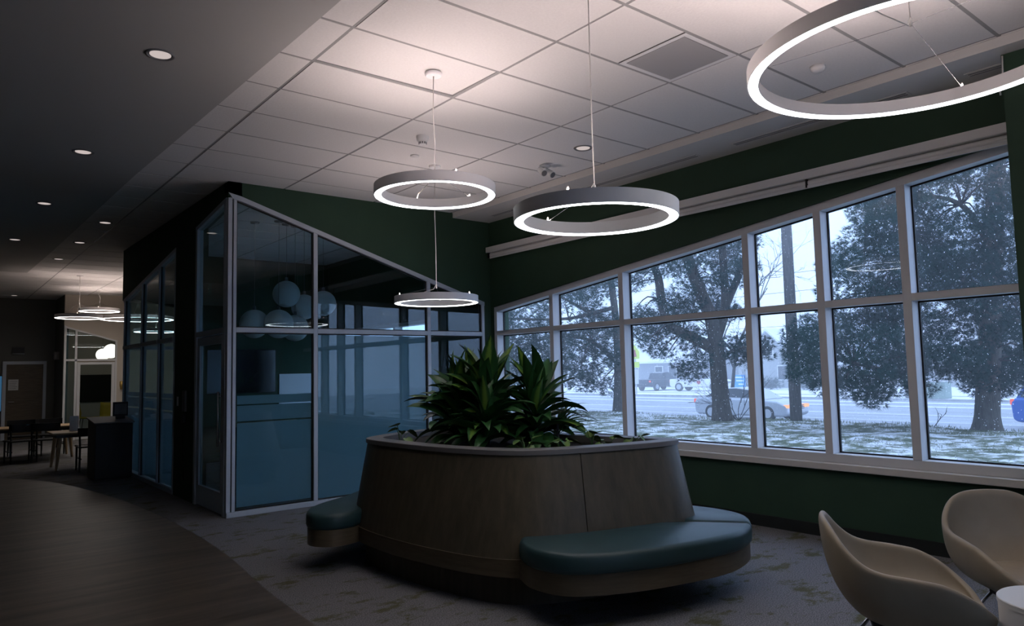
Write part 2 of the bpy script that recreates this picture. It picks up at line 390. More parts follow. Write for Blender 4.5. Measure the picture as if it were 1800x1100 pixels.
for k, (a, b) in enumerate(posts):
    MB().prism([(a, 0.055), (b, 0.055), (b, zf(b) - 0.05), (a, min(zf(a) - 0.05, 3.49))], 'y', Y0, Y1).build('post', 'frame', w3, world=True, mod=BEV(0.003))
for k in range(3):
    a, b = posts[k][1], posts[k + 1][0]
    MB().box(a, b, Y0, Y1, 2.0, 2.055).build('transom', 'frame', w3, world=True, mod=BEV(0.003))
    lo = ((a, 0.055), (b, 0.055), (b, 2.0), (a, 2.0)); up = ((a, 2.055), (b, 2.055), (b, zf(b) - 0.055), (a, min(zf(a) - 0.055, 3.48)))
    for q in (lo, up):
        MB().prism(list(q), 'y', YF + 0.03, YF + 0.038).build('pane', 'glass', w3, world=True)
        t = 0.012; (x0, z0), (x1, _), (_, z1), (_, z2) = q
        g = MB().box(x0, x1, YF + 0.02, YF + 0.045, z0, z0 + t).box(x0, x0 + t, YF + 0.02, YF + 0.045, z0, z2).box(x1 - t, x1, YF + 0.02, YF + 0.045, z0, z1)
        g.prism([(x0, z2 - t), (x1, z1 - t), (x1, z1), (x0, z2)], 'y', YF + 0.02, YF + 0.045).build('gasket', 'gasket', w3, world=True)
YFM = (YF + 0.040, YF + 0.043)
MB().box(posts[1][1] + 0.012, posts[2][0] - 0.012, *YFM, 0.07, 1.985).build('frosted_film', 'frost', w3, world=True)
for z0, z1 in ((0.09, 1.00), (1.02, 1.19), (1.205, 1.30)):
    MB().box(posts[0][1] + 0.03, posts[1][0] - 0.015, *YFM, z0, z1).build('frosted_film', 'frost', w3, world=True)
# side wall of the meeting room
def zs(y): return 3.52 - 0.125 * (y - 8.1)
w = MB().box(XS, XS + 0.15, 9.33, 10.24, 0, ZC + 0.03)
w.prism([(YF, zs(YF)), (9.33, zs(9.33)), (9.33, ZC + 0.03), (YF, ZC + 0.03)], 'x', XS, XS + 0.15)
w.prism([(10.24, zs(10.24)), (13.6, zs(13.6)), (13.6, ZC + 0.03), (10.24, ZC + 0.03)], 'x', XS, XS + 0.15)
struct(w.build('wall_left', 'green'), 'dark green side wall and pier of the meeting room')
w4 = sgroup('window_4', (XS, 11.8, 0), 'glazed side of the meeting room beyond the green pier')
X0, X1 = XS - 0.004, XS + 0.07
MB().prism([(10.24, zs(10.24) - 0.05), (13.5, zs(13.5) - 0.05), (13.5, zs(13.5)), (10.24, zs(10.24))], 'x', X0, X1).build('head', 'frame', w4, world=True)
MB().box(X0 - 0.01, X1, 10.24, 13.5, 0, 0.06).build('bottom_rail', 'frame', w4, world=True)
py = [10.24, 11.09, 12.16, 13.40]
for k, y in enumerate(py):
    MB().prism([(y, 0.06), (y + 0.05, 0.06), (y + 0.05, zs(y) - 0.05), (y, zs(y) - 0.05)], 'x', X0, X1).build('post', 'frame', w4, world=True)
    if k:
        a, b = py[k - 1] + 0.05, y
        MB().box(X0 - 0.02, X1, a, b, 2.0, 2.055).build('transom', 'frame', w4, world=True)
        MB().box(XS + 0.03, XS + 0.038, a, b, 0.06, 2.0).build('pane', 'glass', w4, world=True)
        MB().prism([(a, 2.055), (b, 2.055), (b, zs(b) - 0.05), (a, zs(a) - 0.05)], 'x', XS + 0.03, XS + 0.038).build('pane', 'glass', w4, world=True)
        MB().box(XS + 0.016, XS + 0.03, b - 0.014, b, 0.06, zs(b) - 0.05).build('gasket', 'gasket', w4, world=True)
        for z0, z1 in ((0.07, 1.05), (1.075, 1.22), (1.24, 1.30)):
            MB().box(XS + 0.040, XS + 0.043, a + 0.015, b - 0.015, z0, z1).build('frosted_film', 'frost', w4, world=True)
# door and fanlight in the near bay of the side wall
d1 = sgroup('door_1', (XS, 8.75, 0), 'glass door with pale frame at the corner of the meeting room')
for y in (8.17, 9.26): MB().prism([(y, 0), (y + 0.065, 0), (y + 0.065, zs(y) - 0.02), (y, zs(y) - 0.02)], 'x', X0, X1).build('post', 'frame', d1, world=True)
MB().box(X0, X1, 8.235, 9.26, 2.0, 2.06).build('transom', 'frame', d1, world=True)
MB().prism([(8.17, zs(8.17) - 0.05), (9.33, zs(9.33) - 0.05), (9.33, zs(9.33)), (8.17, zs(8.17))], 'x', X0, X1).build('head', 'frame', d1, world=True)
MB().prism([(8.235, 2.06), (9.26, 2.06), (9.26, zs(9.26) - 0.05), (8.235, zs(8.235) - 0.05)], 'x', XS + 0.03, XS + 0.038).build('pane', 'glass', d1, world=True)
for (y0, y1, z0, z1) in ((8.25, 8.34, 0.01, 1.985), (9.16, 9.25, 0.01, 1.985), (8.34, 9.16, 0.01, 0.24), (8.34, 9.16, 1.89, 1.985)):
    MB().box(XS + 0.012, XS + 0.055, y0, y1, z0, z1).build('door_rail', 'frame', d1, world=True)
lf = MB().box(XS + 0.03, XS + 0.038, 8.34, 9.16, 0.24, 1.89).build('pane', 'glass', d1, world=True)
MB().tube([(XS - 0.03, 8.30, 0.75), (XS - 0.03, 8.30, 1.35)], 0.011).tube([(XS - 0.03, 8.30, 0.8), (XS + 0.03, 8.30, 0.8)], 0.007).tube([(XS - 0.03, 8.30, 1.3), (XS + 0.03, 8.30, 1.3)], 0.007).build('door_handle', 'steel', d1, True, world=True)
# back wall of the meeting room
def zb(x): return 2.84 - 0.19 * (x - 2.87)
w = MB().box(3.75, XW, 13.45, 13.6, 0, ZC + 0.03).prism([(XS + 0.15, zb(2.70)), (3.75, zb(3.75)), (3.75, ZC + 0.03), (XS + 0.15, ZC + 0.03)], 'y', 13.45, 13.6)
struct(w.build('wall_back', 'green'), 'back wall of the meeting room')
w5 = sgroup('window_5', (3.1, 13.5, 0), 'glass at the back of the meeting room')
MB().box(XS, 3.75, 13.47, 13.54, 0, 0.06).build('bottom_rail', 'frame', w5, world=True)
for x in (2.6, 3.70): MB().box(x, x + 0.05, 13.47, 13.54, 0.06, zb(x)).build('post', 'frame', w5, world=True)
MB().box(2.65, 3.70, 13.47, 13.54, 2.0, 2.055).build('transom', 'frame', w5, world=True)
MB().box(2.65, 3.70, 13.50, 13.508, 0.06, 2.0).build('pane', 'glass', w5, world=True)
MB().prism([(2.65, 2.055), (3.70, 2.055), (3.70, zb(3.7)), (2.65, zb(2.65))], 'y', 13.50, 13.508).build('pane', 'glass', w5, world=True)

# ---- enclosing walls (behind and beside the camera, far end)
struct(MB().box(-7.2, -7, -6, 25, 0, 3.75).build('wall_west', 'pale'))
w = MB().box(-7, 0.4, -6.2, -6, 0, 3.75).box(5.6, 6.45, -6.2, -6, 0, 3.75).box(0.4, 5.6, -6.2, -6, 0, 1.4).box(0.4, 5.6, -6.2, -6, 2.9, 3.75)
struct(w.build('wall_south', 'pale'))
w6 = sgroup('window_6', (3.0, -6.1, 1.4), 'window behind the viewer')
for x in (0.4, 1.68, 2.96, 4.24, 5.53): MB().box(x, x + 0.07, -6.15, -6.0, 1.4, 2.9).build('mullion', 'winframe', w6, world=True)
for x in (0.47, 1.75, 3.03, 4.31): MB().box(x, x + 1.21, -6.12, -6.112, 1.4, 2.9).build('pane', 'winglass', w6, world=True)
struct(MB().box(-7, 2.69, 22.9, 23.1, 0, 3.75).build('wall_north', 'darkwall'), 'dark wall at the far end of the room')
struct(MB().box(2.69, 2.80, 21.4, 25, 0, 3.75).build('wall_side', 'darkwall'))
w = MB().prism([(2.69, 2.90), (2.76, 2.86), (3.89, 2.52), (3.89, 0), (6.2, 0), (6.2, ZC + 0.03), (2.69, ZC + 0.03)], 'y', 21.3, 21.4)
struct(w.build('wall_far', 'tan'), 'beige wall at the far end above a lit glazed room')
struct(MB().box(2.8, 6.2, 24.6, 24.8, 0, 3.75).build('wall_end', 'tan'))
w7 = sgroup('window_7', (3.3, 21.3, 0), 'sloped glass front of the far lit room')
for a, b, z in ((2.69, 2.74, 2.86), (2.93, 2.98, 2.78), (3.845, 3.89, 2.50)): MB().box(a, b, 21.28, 21.34, 0, z).build('post', 'white', w7, world=True)
MB().prism([(2.69, 2.85), (2.76, 2.82), (3.89, 2.48), (3.89, 2.52), (2.76, 2.86), (2.69, 2.90)], 'y', 21.27, 21.34).build('head', 'white', w7, world=True)
MB().box(2.74, 3.845, 21.28, 21.34, 1.99, 2.04).build('transom', 'white', w7, world=True)
MB().box(2.74, 2.93, 21.31, 21.318, 0, 1.99).build('pane', 'glass', w7, world=True)
MB().prism([(2.74, 2.04), (2.93, 2.04), (2.93, 2.77), (2.74, 2.82)], 'y', 21.31, 21.318).build('pane', 'glass', w7, world=True)
MB().prism([(2.98, 2.04), (3.845, 2.04), (3.845, 2.5), (2.98, 2.75)], 'y', 21.31, 21.318).build('pane', 'glass', w7, world=True)
d2 = sgroup('door_2', (3.4, 21.3, 0), 'pale framed glass door of the far lit room')
for (a, b, z0, z1) in ((2.99, 3.06, 0.01, 1.96), (3.77, 3.84, 0.01, 1.96), (3.06, 3.77, 1.90, 1.96), (3.06, 3.77, 0.01, 0.2)):
    MB().box(a, b, 21.29, 21.33, z0, z1).build('door_rail', 'white', d2, world=True)
MB().box(3.06, 3.77, 21.31, 21.318, 0.2, 1.90).build('pane', 'glass', d2, world=True)
d3 = sgroup('door_3', (2.0, 22.9, 0), 'olive door in the dark far wall')
MB().box(1.62, 2.43, 22.86, 22.9, 0, 1.95).build('leaf', 'oakband', d3, world=True, mod=BEV(0.004))
for a, b in ((1.54, 1.62), (2.43, 2.50)): MB().box(a, b, 22.84, 22.9, 0, 2.03).build('jamb', 'frame', d3, world=True)
MB().box(1.62, 2.43, 22.84, 22.9, 1.95, 2.03).build('head', 'frame', d3, world=True)
MB().tube([(1.68, 22.86, 0.98), (1.68, 22.80, 0.98), (1.80, 22.80, 0.98)], 0.011).build('door_handle', 'steel', d3, world=True)

# ================================================================== PLANTER BENCH
def inset(P, d):
    k = len(P); out = []
    for i in range(k):
        a, b, c = Vector(P[i - 1]), Vector(P[i]), Vector(P[(i + 1) % k])
        t = (c - a); t.z = 0; t.normalize(); n_ = Vector((-t.y, t.x, 0)); out.append(b + n_ * d)
    return out
def ccw(P):
    s = sum(P[i].x * P[(i + 1) % len(P)].y - P[(i + 1) % len(P)].x * P[i].y for i in range(len(P)))
    return P if s > 0 else P[::-1]
def at_z(P, z): return [(p.x, p.y, z) for p in P]
rim_c = [(2.86, 5.45), (2.84, 4.95), (2.90, 4.35), (3.07, 3.87), (3.33, 3.65), (3.83, 3.49), (4.22, 3.42), (4.37, 3.48), (4.375, 3.65), (4.31, 3.97), (4.22, 4.4), (4.15, 5.0), (4.0, 5.6), (3.75, 5.87), (3.4, 5.80), (3.08, 5.66)]
base_c = [(2.75, 5.50), (2.68, 4.95), (2.74, 4.28), (2.90, 3.75), (3.22, 3.50), (3.78, 3.33), (4.22, 3.25), (4.41, 3.34), (4.45, 3.58), (4.41, 3.97), (4.33, 4.45), (4.28, 5.0), (4.14, 5.7), (3.82, 6.02), (3.4, 5.96), (3.02, 5.82)]
rim_p = ccw(catmull([(a, b, 0) for a, b in rim_c], 6)); base_p = ccw(catmull([(a, b, 0) for a, b in base_c], 6))
PL = thing('planter_bench', 'large tapered wooden planter with built-in green bench seats', 'planter', (3.55, 4.6, 0))
K = len(rim_p)
seams = [26, 58, 90]
for s in range(3):
    i0, i1 = seams[s], seams[(s + 1) % 3]
    idx = []; i = i0
    while True:
        idx.append(i % K)
        if i % K == i1: break
        i += 1
    rb_, rt_ = inset(base_p, 0.02), inset(rim_p, 0.02)
    v = MB(); n_ = len(idx)
    for lay, (zz, A, B) in enumerate(((0.312, base_p, rb_), (0.948, rim_p, rt_))):
        pass
    def pos(arr, q, first, last):
        p = Vector(arr[q]); return p
    for q in idx: v.v.append((base_p[q].x, base_p[q].y, 0.30))
    for q in idx: v.v.append((rim_p[q].x, rim_p[q].y, 0.95))
    for q in idx: v.v.append((rb_[q].x, rb_[q].y, 0.30))
    for q in idx: v.v.append((rt_[q].x, rt_[q].y, 0.95))
    # pull the two ends in by a couple of millimetres for a visible seam
    for base in (0, n_, 2 * n_, 3 * n_):
        for e_, f_ in ((0, 1), (n_ - 1, n_ - 2)):
            a_, b_ = Vector(v.v[base + e_]), Vector(v.v[base + f_]); v.v[base + e_] = tuple(a_ + (b_ - a_).normalized() * 0.003)
    for q in range(n_ - 1):
        v.f += [(q, q + 1, n_ + q + 1, n_ + q), (2 * n_ + q, 3 * n_ + q, 3 * n_ + q + 1, 2 * n_ + q + 1), (n_ + q, n_ + q + 1, 3 * n_ + q + 1, 3 * n_ + q)]
    v.f += [(0, n_, 3 * n_, 2 * n_), (n_ - 1, 3 * n_ - 1, 4 * n_ - 1, 2 * n_ - 1)]
    v.build('wood_panel', 'oak', PL, True, world=True, mod=[('EDGE_SPLIT', dict(split_angle=0.7))])
ro, ri = inset(rim_p, -0.014), inset(rim_p, 0.125)
MB().loft([at_z(ri, 0.90), at_z(ri, 0.980), at_z(inset(rim_p, -0.010), 0.980), at_z(ro, 0.976), at_z(ro, 0.945), at_z(inset(rim_p, 0.02), 0.945)], cap=False).build('rim', 'stone', PL, world=True, mod=[('EDGE_SPLIT', dict(split_angle=0.6))], smooth=True)
MB().loft([at_z(inset(rim_p, 0.10), 0.55), at_z(inset(rim_p, 0.10), 0.925)]).build('soil', 'soil', PL, world=True)
MB().loft([at_z(inset(base_p, -0.006), 0.20), at_z(inset(base_p, -0.006), 0.312)]).build('wood_band', 'oakband', PL, world=True, mod=[('EDGE_SPLIT', dict(split_angle=0.7))], smooth=True)
MB().loft([at_z(inset(base_p, 0.10), 0.0), at_z(inset(base_p, 0.10), 0.20)]).build('plinth', 'oakdark', PL, world=True, mod=[('EDGE_SPLIT', dict(split_angle=0.7))], smooth=True)
def resample(P, step, its):
    out = []
    for i in range(len(P)):
        a, b = P[i], P[(i + 1) % len(P)]; L_ = (b - a).length
        if L_ < 1e-4: continue
        k = max(1, round(L_ / step))
        for q in range(k): out.append(a + (b - a) * (q / k))
    # drop crowded points, then relax so that corners become round
    R_ = [out[0]]
    for p in out[1:]:
        if (p - R_[-1]).length > step * 0.6: R_.append(p)
    for _ in range(its): R_ = [(R_[i - 1] + 2 * R_[i] + R_[(i + 1) % len(R_)]) / 4 for i in range(len(R_))]
    return R_
def bench(outer, inner, name, z0, z1, m, off=0.0, cushion=False):
    c = catmull([(a, b, 0) for a, b in outer], 6, closed=False) + [Vector((a, b, 0)) for a, b in inner]
    c = ccw(c)
    if cushion:
        c = resample(c, 0.02, 5)
        rings = [at_z(inset(c, 0.014), z0), at_z(inset(c, 0.004), z0 + 0.012), at_z(c, z0 + 0.03), at_z(c, z1 - 0.035), at_z(inset(c, 0.008), z1 - 0.014), at_z(inset(c, 0.018), z1 - 0.005), at_z(inset(c, 0.030), z1)]
    else:
        rings = [at_z(inset(c, off), z0), at_z(inset(c, off), z1)]
    return MB().loft(rings).build(name, m, PL, True, world=True, mod=[('EDGE_SPLIT', dict(split_angle=0.9))])
front_o = [(2.95, 3.63), (2.875, 3.42), (2.93, 3.16), (3.21, 2.975), (3.60, 2.855), (4.04, 2.80), (4.415, 2.905), (4.605, 3.09), (4.665, 3.32), (4.625, 3.62), (4.50, 3.90)]
bench(front_o, [(4.2, 3.9), (4.1, 3.5), (3.4, 3.7)], 'bench_band', 0.20, 0.325, 'oakband', 0.012)
c1 = bench([(2.945, 3.62), (2.868, 3.40), (2.925, 3.145), (3.21, 2.96), (3.60, 2.84), (4.04, 2.785), (4.25, 2.82), (4.412, 2.888)], [(4.162, 3.214), (3.9, 3.42), (3.4, 3.60), (3.1, 3.75)], 'seat_cushion', 0.325, 0.447, 'vinyl', cushion=True)
c2 = bench([(4.427, 2.897), (4.62, 3.08), (4.68, 3.32), (4.64, 3.62), (4.52, 3.92)], [(4.25, 3.95), (4.2, 3.5), (4.177, 3.224)], 'seat_cushion', 0.325, 0.447, 'vinyl', cushion=True)
left_o = [(2.86, 5.42), (2.66, 5.27), (2.46, 5.26), (2.35, 5.38), (2.352, 5.52), (2.46, 5.70), (2.62, 5.83), (2.90, 5.99), (3.2, 6.22), (3.55, 6.32), (3.85, 6.12)]
bench(left_o, [(3.6, 5.7), (3.0, 5.5)], 'bench_band', 0.20, 0.325, 'oakband', 0.012)
c3 = bench(left_o, [(3.6, 5.7), (3.05, 5.5)], 'seat_cushion', 0.325, 0.447, 'vinyl', cushion=True)
for c_ in (c1, c2, c3): c_['label'] = 'dark teal vinyl seat cushion'

# ------------------------------------------------------------------ plants
def leaf_mesh(name, L, W, elev, droop, twist=0.0, n=9, m='leaf'):
    v = MB(); v.uv = []; p = Vector((0, 0, 0)); a = elev
    for i in range(n + 1):
        t = i / n
        wd_ = W * (0.25 + 0.75 * min(1, t / 0.3)) * (1 - max(0, (t - 0.45) / 0.55) ** 1.7) + 0.002
        d = Vector((0, math.cos(a), math.sin(a))); up = Vector((0, -math.sin(a), math.cos(a)))
        s = Vector((math.cos(twist * t), 0, 0)) + up * math.sin(twist * t)
        for k, (u, h) in enumerate(((-1, 0.22), (0, 0), (1, 0.22))):
            v.v.append(tuple(p + s * (u * wd_ / 2) + up * (h * wd_))); v.uv.append(((u + 1) / 2, t))
        p = p + d * (L / n); a -= droop / n * (0.4 + 1.2 * t)
    for i in range(n):
        for k in range(2):
            b = i * 3 + k; v.f.append((b, b + 1, b + 4, b + 3))
    o = v.build(name, m, None, True); me = o.data; bpy.data.objects.remove(o); return me
random.seed(5)
LEAVES = {}
for m_ in ('leaf', 'leafstripe'):
    LEAVES[m_] = [leaf_mesh('leaf', L, W, e_, dr, tw, m=m_) for L, W, e_, dr, tw in (
        (0.46, 0.115, 1.45, 0.25, 0.2), (0.50, 0.125, 1.25, 0.6, -0.3), (0.50, 0.13, 1.05, 0.8, 0.3), (0.50, 0.13, 0.90, 1.1, -0.2), (0.48, 0.13, 0.70, 1.3, 0.4), (0.46, 0.13, 0.45, 1.4, -0.4), (0.42, 0.12, 0.2, 1.2, 0.2))]
def dracaena(loc, h, nl, label, sc=1.0, stripe=0.3, seed=1):
    random.seed(seed)
    t = thing('dracaena', label, 'plant', loc, group='leafy plants in the planter')
    MB().tube([(0, 0, -0.03), (0.01, 0.0, h * 0.5), (0, 0.01, h)], [0.016, 0.014, 0.010]).build('stem', 'twig', t, True)
    for k in range(nl):
        f_ = k / (nl - 1); z = h * (0.12 + 0.88 * f_)
        q = (1 - f_) * 6.6 + random.uniform(-1.7, 1.7); q = int(max(0, min(6, round(q))))
        fam = 'leafstripe' if random.random() < stripe else 'leaf'
        o = inst('leaf', LEAVES[fam][q], t, (0, 0, z), (random.uniform(-0.35, 0.35), random.uniform(-0.35, 0.35), k * 2.4 + random.uniform(-0.7, 0.7)), sc * random.uniform(0.62, 1.18))
    return t
dracaena((3.42, 4.95, 0.92), 0.34, 58, 'bushy dracaena at the left of the planter with arching leaves', 0.95, 0.25, 21)
dracaena((3.52, 4.68, 0.92), 0.42, 62, 'tallest dracaena in the middle of the planter with striped upright leaves', 0.95, 0.5, 22)
dracaena((3.38, 4.52, 0.92), 0.24, 46, 'low dracaena with drooping leaves at the front of the planter', 0.85, 0.1, 23)
dracaena((3.78, 4.38, 0.92), 0.36, 54, 'dark dracaena at the right side of the clump', 0.92, 0.2, 24)
# narrow drooping leaves of the plant at the right of the clump
thin = [leaf_mesh('leaf', 0.44, 0.030, e_, dr, 0.1) for e_, dr in ((1.0, 1.5), (0.7, 1.6), (0.9, 1.9), (0.4, 1.2))]
dracaena((3.62, 5.10, 0.92), 0.34, 44, 'dracaena at the back of the clump with upright leaves', 0.95, 0.3, 26)
dracaena((3.98, 4.62, 0.92), 0.30, 40, 'dracaena at the back right of the clump', 0.9, 0.2, 27)
t = thing('spider_plant', 'plant with narrow arching leaves hanging at the right of the clump', 'plant', (3.93, 4.30, 0.92), group='leafy plants in the planter')
MB().tube([(0, 0, -0.03), (0, 0, 0.16)], 0.012).build('stem', 'twig', t)
random.seed(9)
for k in range(16): inst('leaf', thin[k % 4], t, (0, 0, 0.06 + 0.008 * k), (0, 0, -1.5 + random.uniform(-1.5, 1.5)), random.uniform(0.7, 1.0))
# pothos
def heart():
    v = MB(); v.uv = []
    pts = [(0, 0.0), (0.022, -0.012), (0.036, 0.004), (0.034, 0.032), (0.018, 0.06), (0, 0.082)]
    for x, y in pts: v.v.append((0, y if x else y, 0.0)); v.uv.append((0.5, y))
    for s in (-1, 1):
        b = len(v.v)
        for x, y in pts: v.v.append((s * x, y, 0.012 * x / 0.036)); v.uv.append((0.5 + s * x / 0.072, y))
        for i in range(len(pts) - 1): v.f.append((i, i + 1, b + i + 1, b + i))
    o = v.build('leaf', 'pothosleaf', None, True); me = o.data; bpy.data.objects.remove(o); return me
HEART = heart()
for k, (x, y, nl, lab, hh) in enumerate(((3.02, 5.20, 5, 'sprig of pothos on the left end of the planter rim', 0.14), (3.32, 3.98, 9, 'pale pothos leaves below the dracaena at the front rim', 0.10), (3.55, 3.86, 9, 'cluster of round pothos leaves at the front of the soil', 0.08), (3.98, 3.80, 5, 'low pothos leaves at the right part of the soil', 0.07), (4.03, 4.02, 5, 'upright sprig of pothos at the right end of the planter', 0.13), (4.16, 3.72, 4, 'last small pothos sprig beside the right planter corner', 0.12))):
    random.seed(40 + k)
    t = thing('pothos', lab, 'plant', (x, y, 0.925), group='pothos sprigs in the planter')
    for q in range(nl):
        a = q * 2.4 + k; h = hh * random.uniform(0.4, 1.2); r_ = random.uniform(0.02, 0.09)
        p = (r_ * math.cos(a), r_ * math.sin(a), h)
        MB().tube([(0, 0, -0.01), (p[0] * 0.5, p[1] * 0.5, h * 0.7), p], 0.0025, 5).build('stem', 'pothosleaf', t)
        inst('leaf', HEART, t, p, (random.uniform(-0.7, 0.5), random.uniform(-0.4, 0.4), a - PI / 2), random.uniform(0.8, 1.25))

# ================================================================== ARMCHAIRS AND SIDE TABLE
def armchair(label):
    t = thing('armchair', label, 'chair', group='beige shell armchairs')
    NU, NV = 56, 12
    def rimh(a):   # a = angle from the front, 0..pi
        K_ = [(0, 0.36), (0.35, 0.375), (0.7, 0.445), (0.95, 0.515), (1.2, 0.562), (1.55, 0.58), (1.85, 0.59), (2.05, 0.615), (2.25, 0.675), (2.45, 0.735), (2.65, 0.768), (2.85, 0.778), (PI, 0.78)]
        for (a0, h0), (a1, h1) in zip(K_, K_[1:]):
            if a <= a1:
                s = (a - a0) / (a1 - a0); return h0 + (h1 - h0) * s
        return K_[-1][1]
    rings = []; zb_ = 0.285; EX = 3.3
    for j in range(1, NV + 1):
        v_ = j / NV; ring = []
        for i in range(NU):
            th = 2 * PI * i / NU; a = abs(th if th <= PI else 2 * PI - th)
            ca, sa = math.cos(th), math.sin(th)
            R_ = 1.0 / ((abs(sa) / 0.35) ** EX + (abs(ca) / (0.37 if ca > 0 else 0.31)) ** EX) ** (1 / EX)
            h = rimh(a); rr = R_ * (1 - (1 - v_) ** 2.7); z = zb_ + (h - zb_) * v_ ** 1.65
            y = -rr * ca; x = rr * sa
            back = max(0, (a - 1.6) / 1.5)
            y += 0.045 * back * max(0, v_ - 0.3); x *= 1 - 0.05 * back * v_
            ring.append((x, y, z))
        rings.append(ring)
    v = MB(); v.v.append((0, 0, zb_)); 
    for r_ in rings: v.v += r_
    for i in range(NU): v.f.append((0, 1 + i, 1 + (i + 1) % NU))
    for j in range(NV - 1):
        for i in range(NU):
            a_, b_ = 1 + j * NU + i, 1 + j * NU + (i + 1) % NU; v.f.append((a_, a_ + NU, b_ + NU, b_))
    v.build('shell', 'leather', t, True, mod=[('SOLIDIFY', dict(thickness=0.034, offset=-1)), ('SUBSURF', dict(levels=1, render_levels=2))])
    c = []
    for z, s in ((0.335, 0.60), (0.355, 0.70), (0.385, 0.725), (0.408, 0.69), (0.418, 0.58)):
        c.append([(s * 0.35 * (abs(math.cos(q)) ** 0.8) * (1 if math.cos(q) > 0 else -1), -0.035 + s * 0.36 * (abs(math.sin(q)) ** 0.8) * (1 if math.sin(q) > 0 else -1), z) for q in (2 * PI * k / 36 for k in range(36))])
    MB().loft(c).build('seat_cushion', 'leather', t, True, mod=[('SUBSURF', dict(levels=1, render_levels=1))])
    MB().box(-0.13, 0.13, -0.13, 0.13, 0.262, 0.287).build('seat_plate', 'black', t, mod=BEV(0.005))
    for sx in (-1, 1):
        for sy in (-1, 1):
            l_ = MB().tube([(sx * 0.115, sy * 0.115, 0.275), (sx * 0.27, sy * 0.27, 0.006)], 0.0085, 10).build('leg', 'steel', t, True)
            MB().lathe([(0.0, 0), (0.012, 0), (0.012, 0.01), (0.0, 0.012)], (sx * 0.27, sy * 0.27, 0.0), 12).build('glide', 'black', l_)
    return t
ch = armchair('beige shell armchair nearest the viewer, seen from behind its arm')
ch.location = (3.63, 1.60, 0); ch.rotation_euler = (0, 0, math.radians(31))
dup(ch, (4.53, 1.335, 0), math.radians(-40), 'beige shell armchair under the window facing the round white table')
t = thing('side_table', 'white round drum side table cut off at the picture corner', 'table', (3.79, 1.005, 0))
MB().lathe([(0.0, 0.485), (0.226, 0.485), (0.23, 0.481), (0.23, 0.46), (0.0, 0.46)], n=64).build('table_top', 'white', t, True, mod=[('EDGE_SPLIT', dict(split_angle=0.6))])
MB().lathe([(0.227, 0.46), (0.224, 0.2), (0.21, 0.0), (0.0, 0.0)], n=64).build('drum', 'white', t, True, mod=[('EDGE_SPLIT', dict(split_angle=0.8))])

# ================================================================== RING PENDANTS
def ring_lamp(label, D, x, y, z, band=0.052, hgt=0.072, hub=0.10, cable_bend=0.012, group='ring pendant lamps', rz=0.3, ztop=ZC, up='ringup', down='ringdown'):
    t = thing('ring_pendant', label, 'lamp', (x, y, z), rz, group)
    R_ = D / 2; n = 96
    MB().lathe([(R_ - band, 0.004), (R_ - band, hgt), (R_ - band + 0.006, hgt), (R_ - band + 0.006, hgt - 0.006), (R_ - 0.006, hgt - 0.006), (R_ - 0.006, hgt), (R_, hgt), (R_, 0.0), (R_ - 0.005, 0.0), (R_ - 0.005, 0.004)], n=n).build('housing', 'ringwhite', t, True, mod=[('EDGE_SPLIT', dict(split_angle=0.6))])
    MB().lathe([(R_ - 0.005, 0.0015), (R_ - band, 0.0015), (R_ - band, 0.006), (R_ - 0.005, 0.006)], n=n).build('light_strip', down, t)
    MB().lathe([(R_ - 0.008, hgt - 0.004), (R_ - band + 0.008, hgt - 0.004)], n=n).build('uplight_strip', up, t)
    H = hgt + hub; top = ztop - z
    for k in range(3):
        a = 2 * PI * k / 3; r_ = R_ - band / 2
        w_ = MB().tube([(r_ * math.cos(a), r_ * math.sin(a), hgt), (0, 0, H)], 0.0011, 6).build('wire', 'steel', t)
        MB().lathe([(0.0, 0.0), (0.006, 0.0), (0.006, 0.022), (0.003, 0.03), (0.0, 0.03)], (r_ * math.cos(a), r_ * math.sin(a), hgt - 0.004), 10).build('gripper', 'cable', w_, True)
    MB().lathe([(0, H - 0.015), (0.008, H - 0.015), (0.008, H + 0.02), (0, H + 0.025)], n=12).build('hub', 'cable', t, True)
    cb = cable_bend
    MB().tube([(0, 0, H), (cb * 0.4, 0, H + (top - H) * 0.3), (-cb * 0.3, cb * 0.5, H + (top - H) * 0.6), (cb * 0.1, 0, top)], 0.0042, 8).build('cable', 'cable', t, True)
    r_ = R_ - band / 2; a = 2 * PI / 6
    MB().tube([(0, 0, H + 0.03), (0.02, 0.03, H - 0.02), (r_ * 0.5 * math.cos(a), r_ * 0.5 * math.sin(a), H - hub * 0.55), (r_ * math.cos(a) * 0.9, r_ * math.sin(a) * 0.9, hgt + 0.03), (r_ * math.cos(a), r_ * math.sin(a), hgt - 0.004)], 0.0035, 8).build('power_cord', 'cable', t, True)
    MB().lathe([(0.0, top - 0.022), (0.055, top - 0.022), (0.062, top - 0.014), (0.062, top), (0.0, top)], n=32).build('canopy', 'ringwhite', t, True, mod=[('EDGE_SPLIT', dict(split_angle=0.6))])
    return t
ring_lamp('ring pendant lamp hanging highest over the glazed room corner, left of centre', 0.87, 2.806, 4.305, 2.775)
ring_lamp('lowest and smallest-looking ring pendant lamp, just above the plants', 0.87, 4.114, 6.314, 2.228, rz=0.9)
ring_lamp('ring pendant lamp in the middle, in front of the roller blind', 0.87, 2.735, 2.651, 2.296, rz=1.5)
ring_lamp('very large ring pendant lamp cut off at the top right corner', 1.5, 3.585, 1.363, 2.914, hub=0.13, rz=2.15)
ring_lamp('small ring pendant lamp at the far left of the far cluster', 0.87, 2.44, 17.3, 2.79, group='ring pendant lamps of the far lounge', up='ringupfar', down='ringdownfar', hub=0.25)
ring_lamp('highest ring pendant lamp of the far cluster', 0.87, 3.20, 19.7, 3.14, group='ring pendant lamps of the far lounge', up='ringupfar', down='ringdownfar', cable_bend=0.05, hub=0.15)
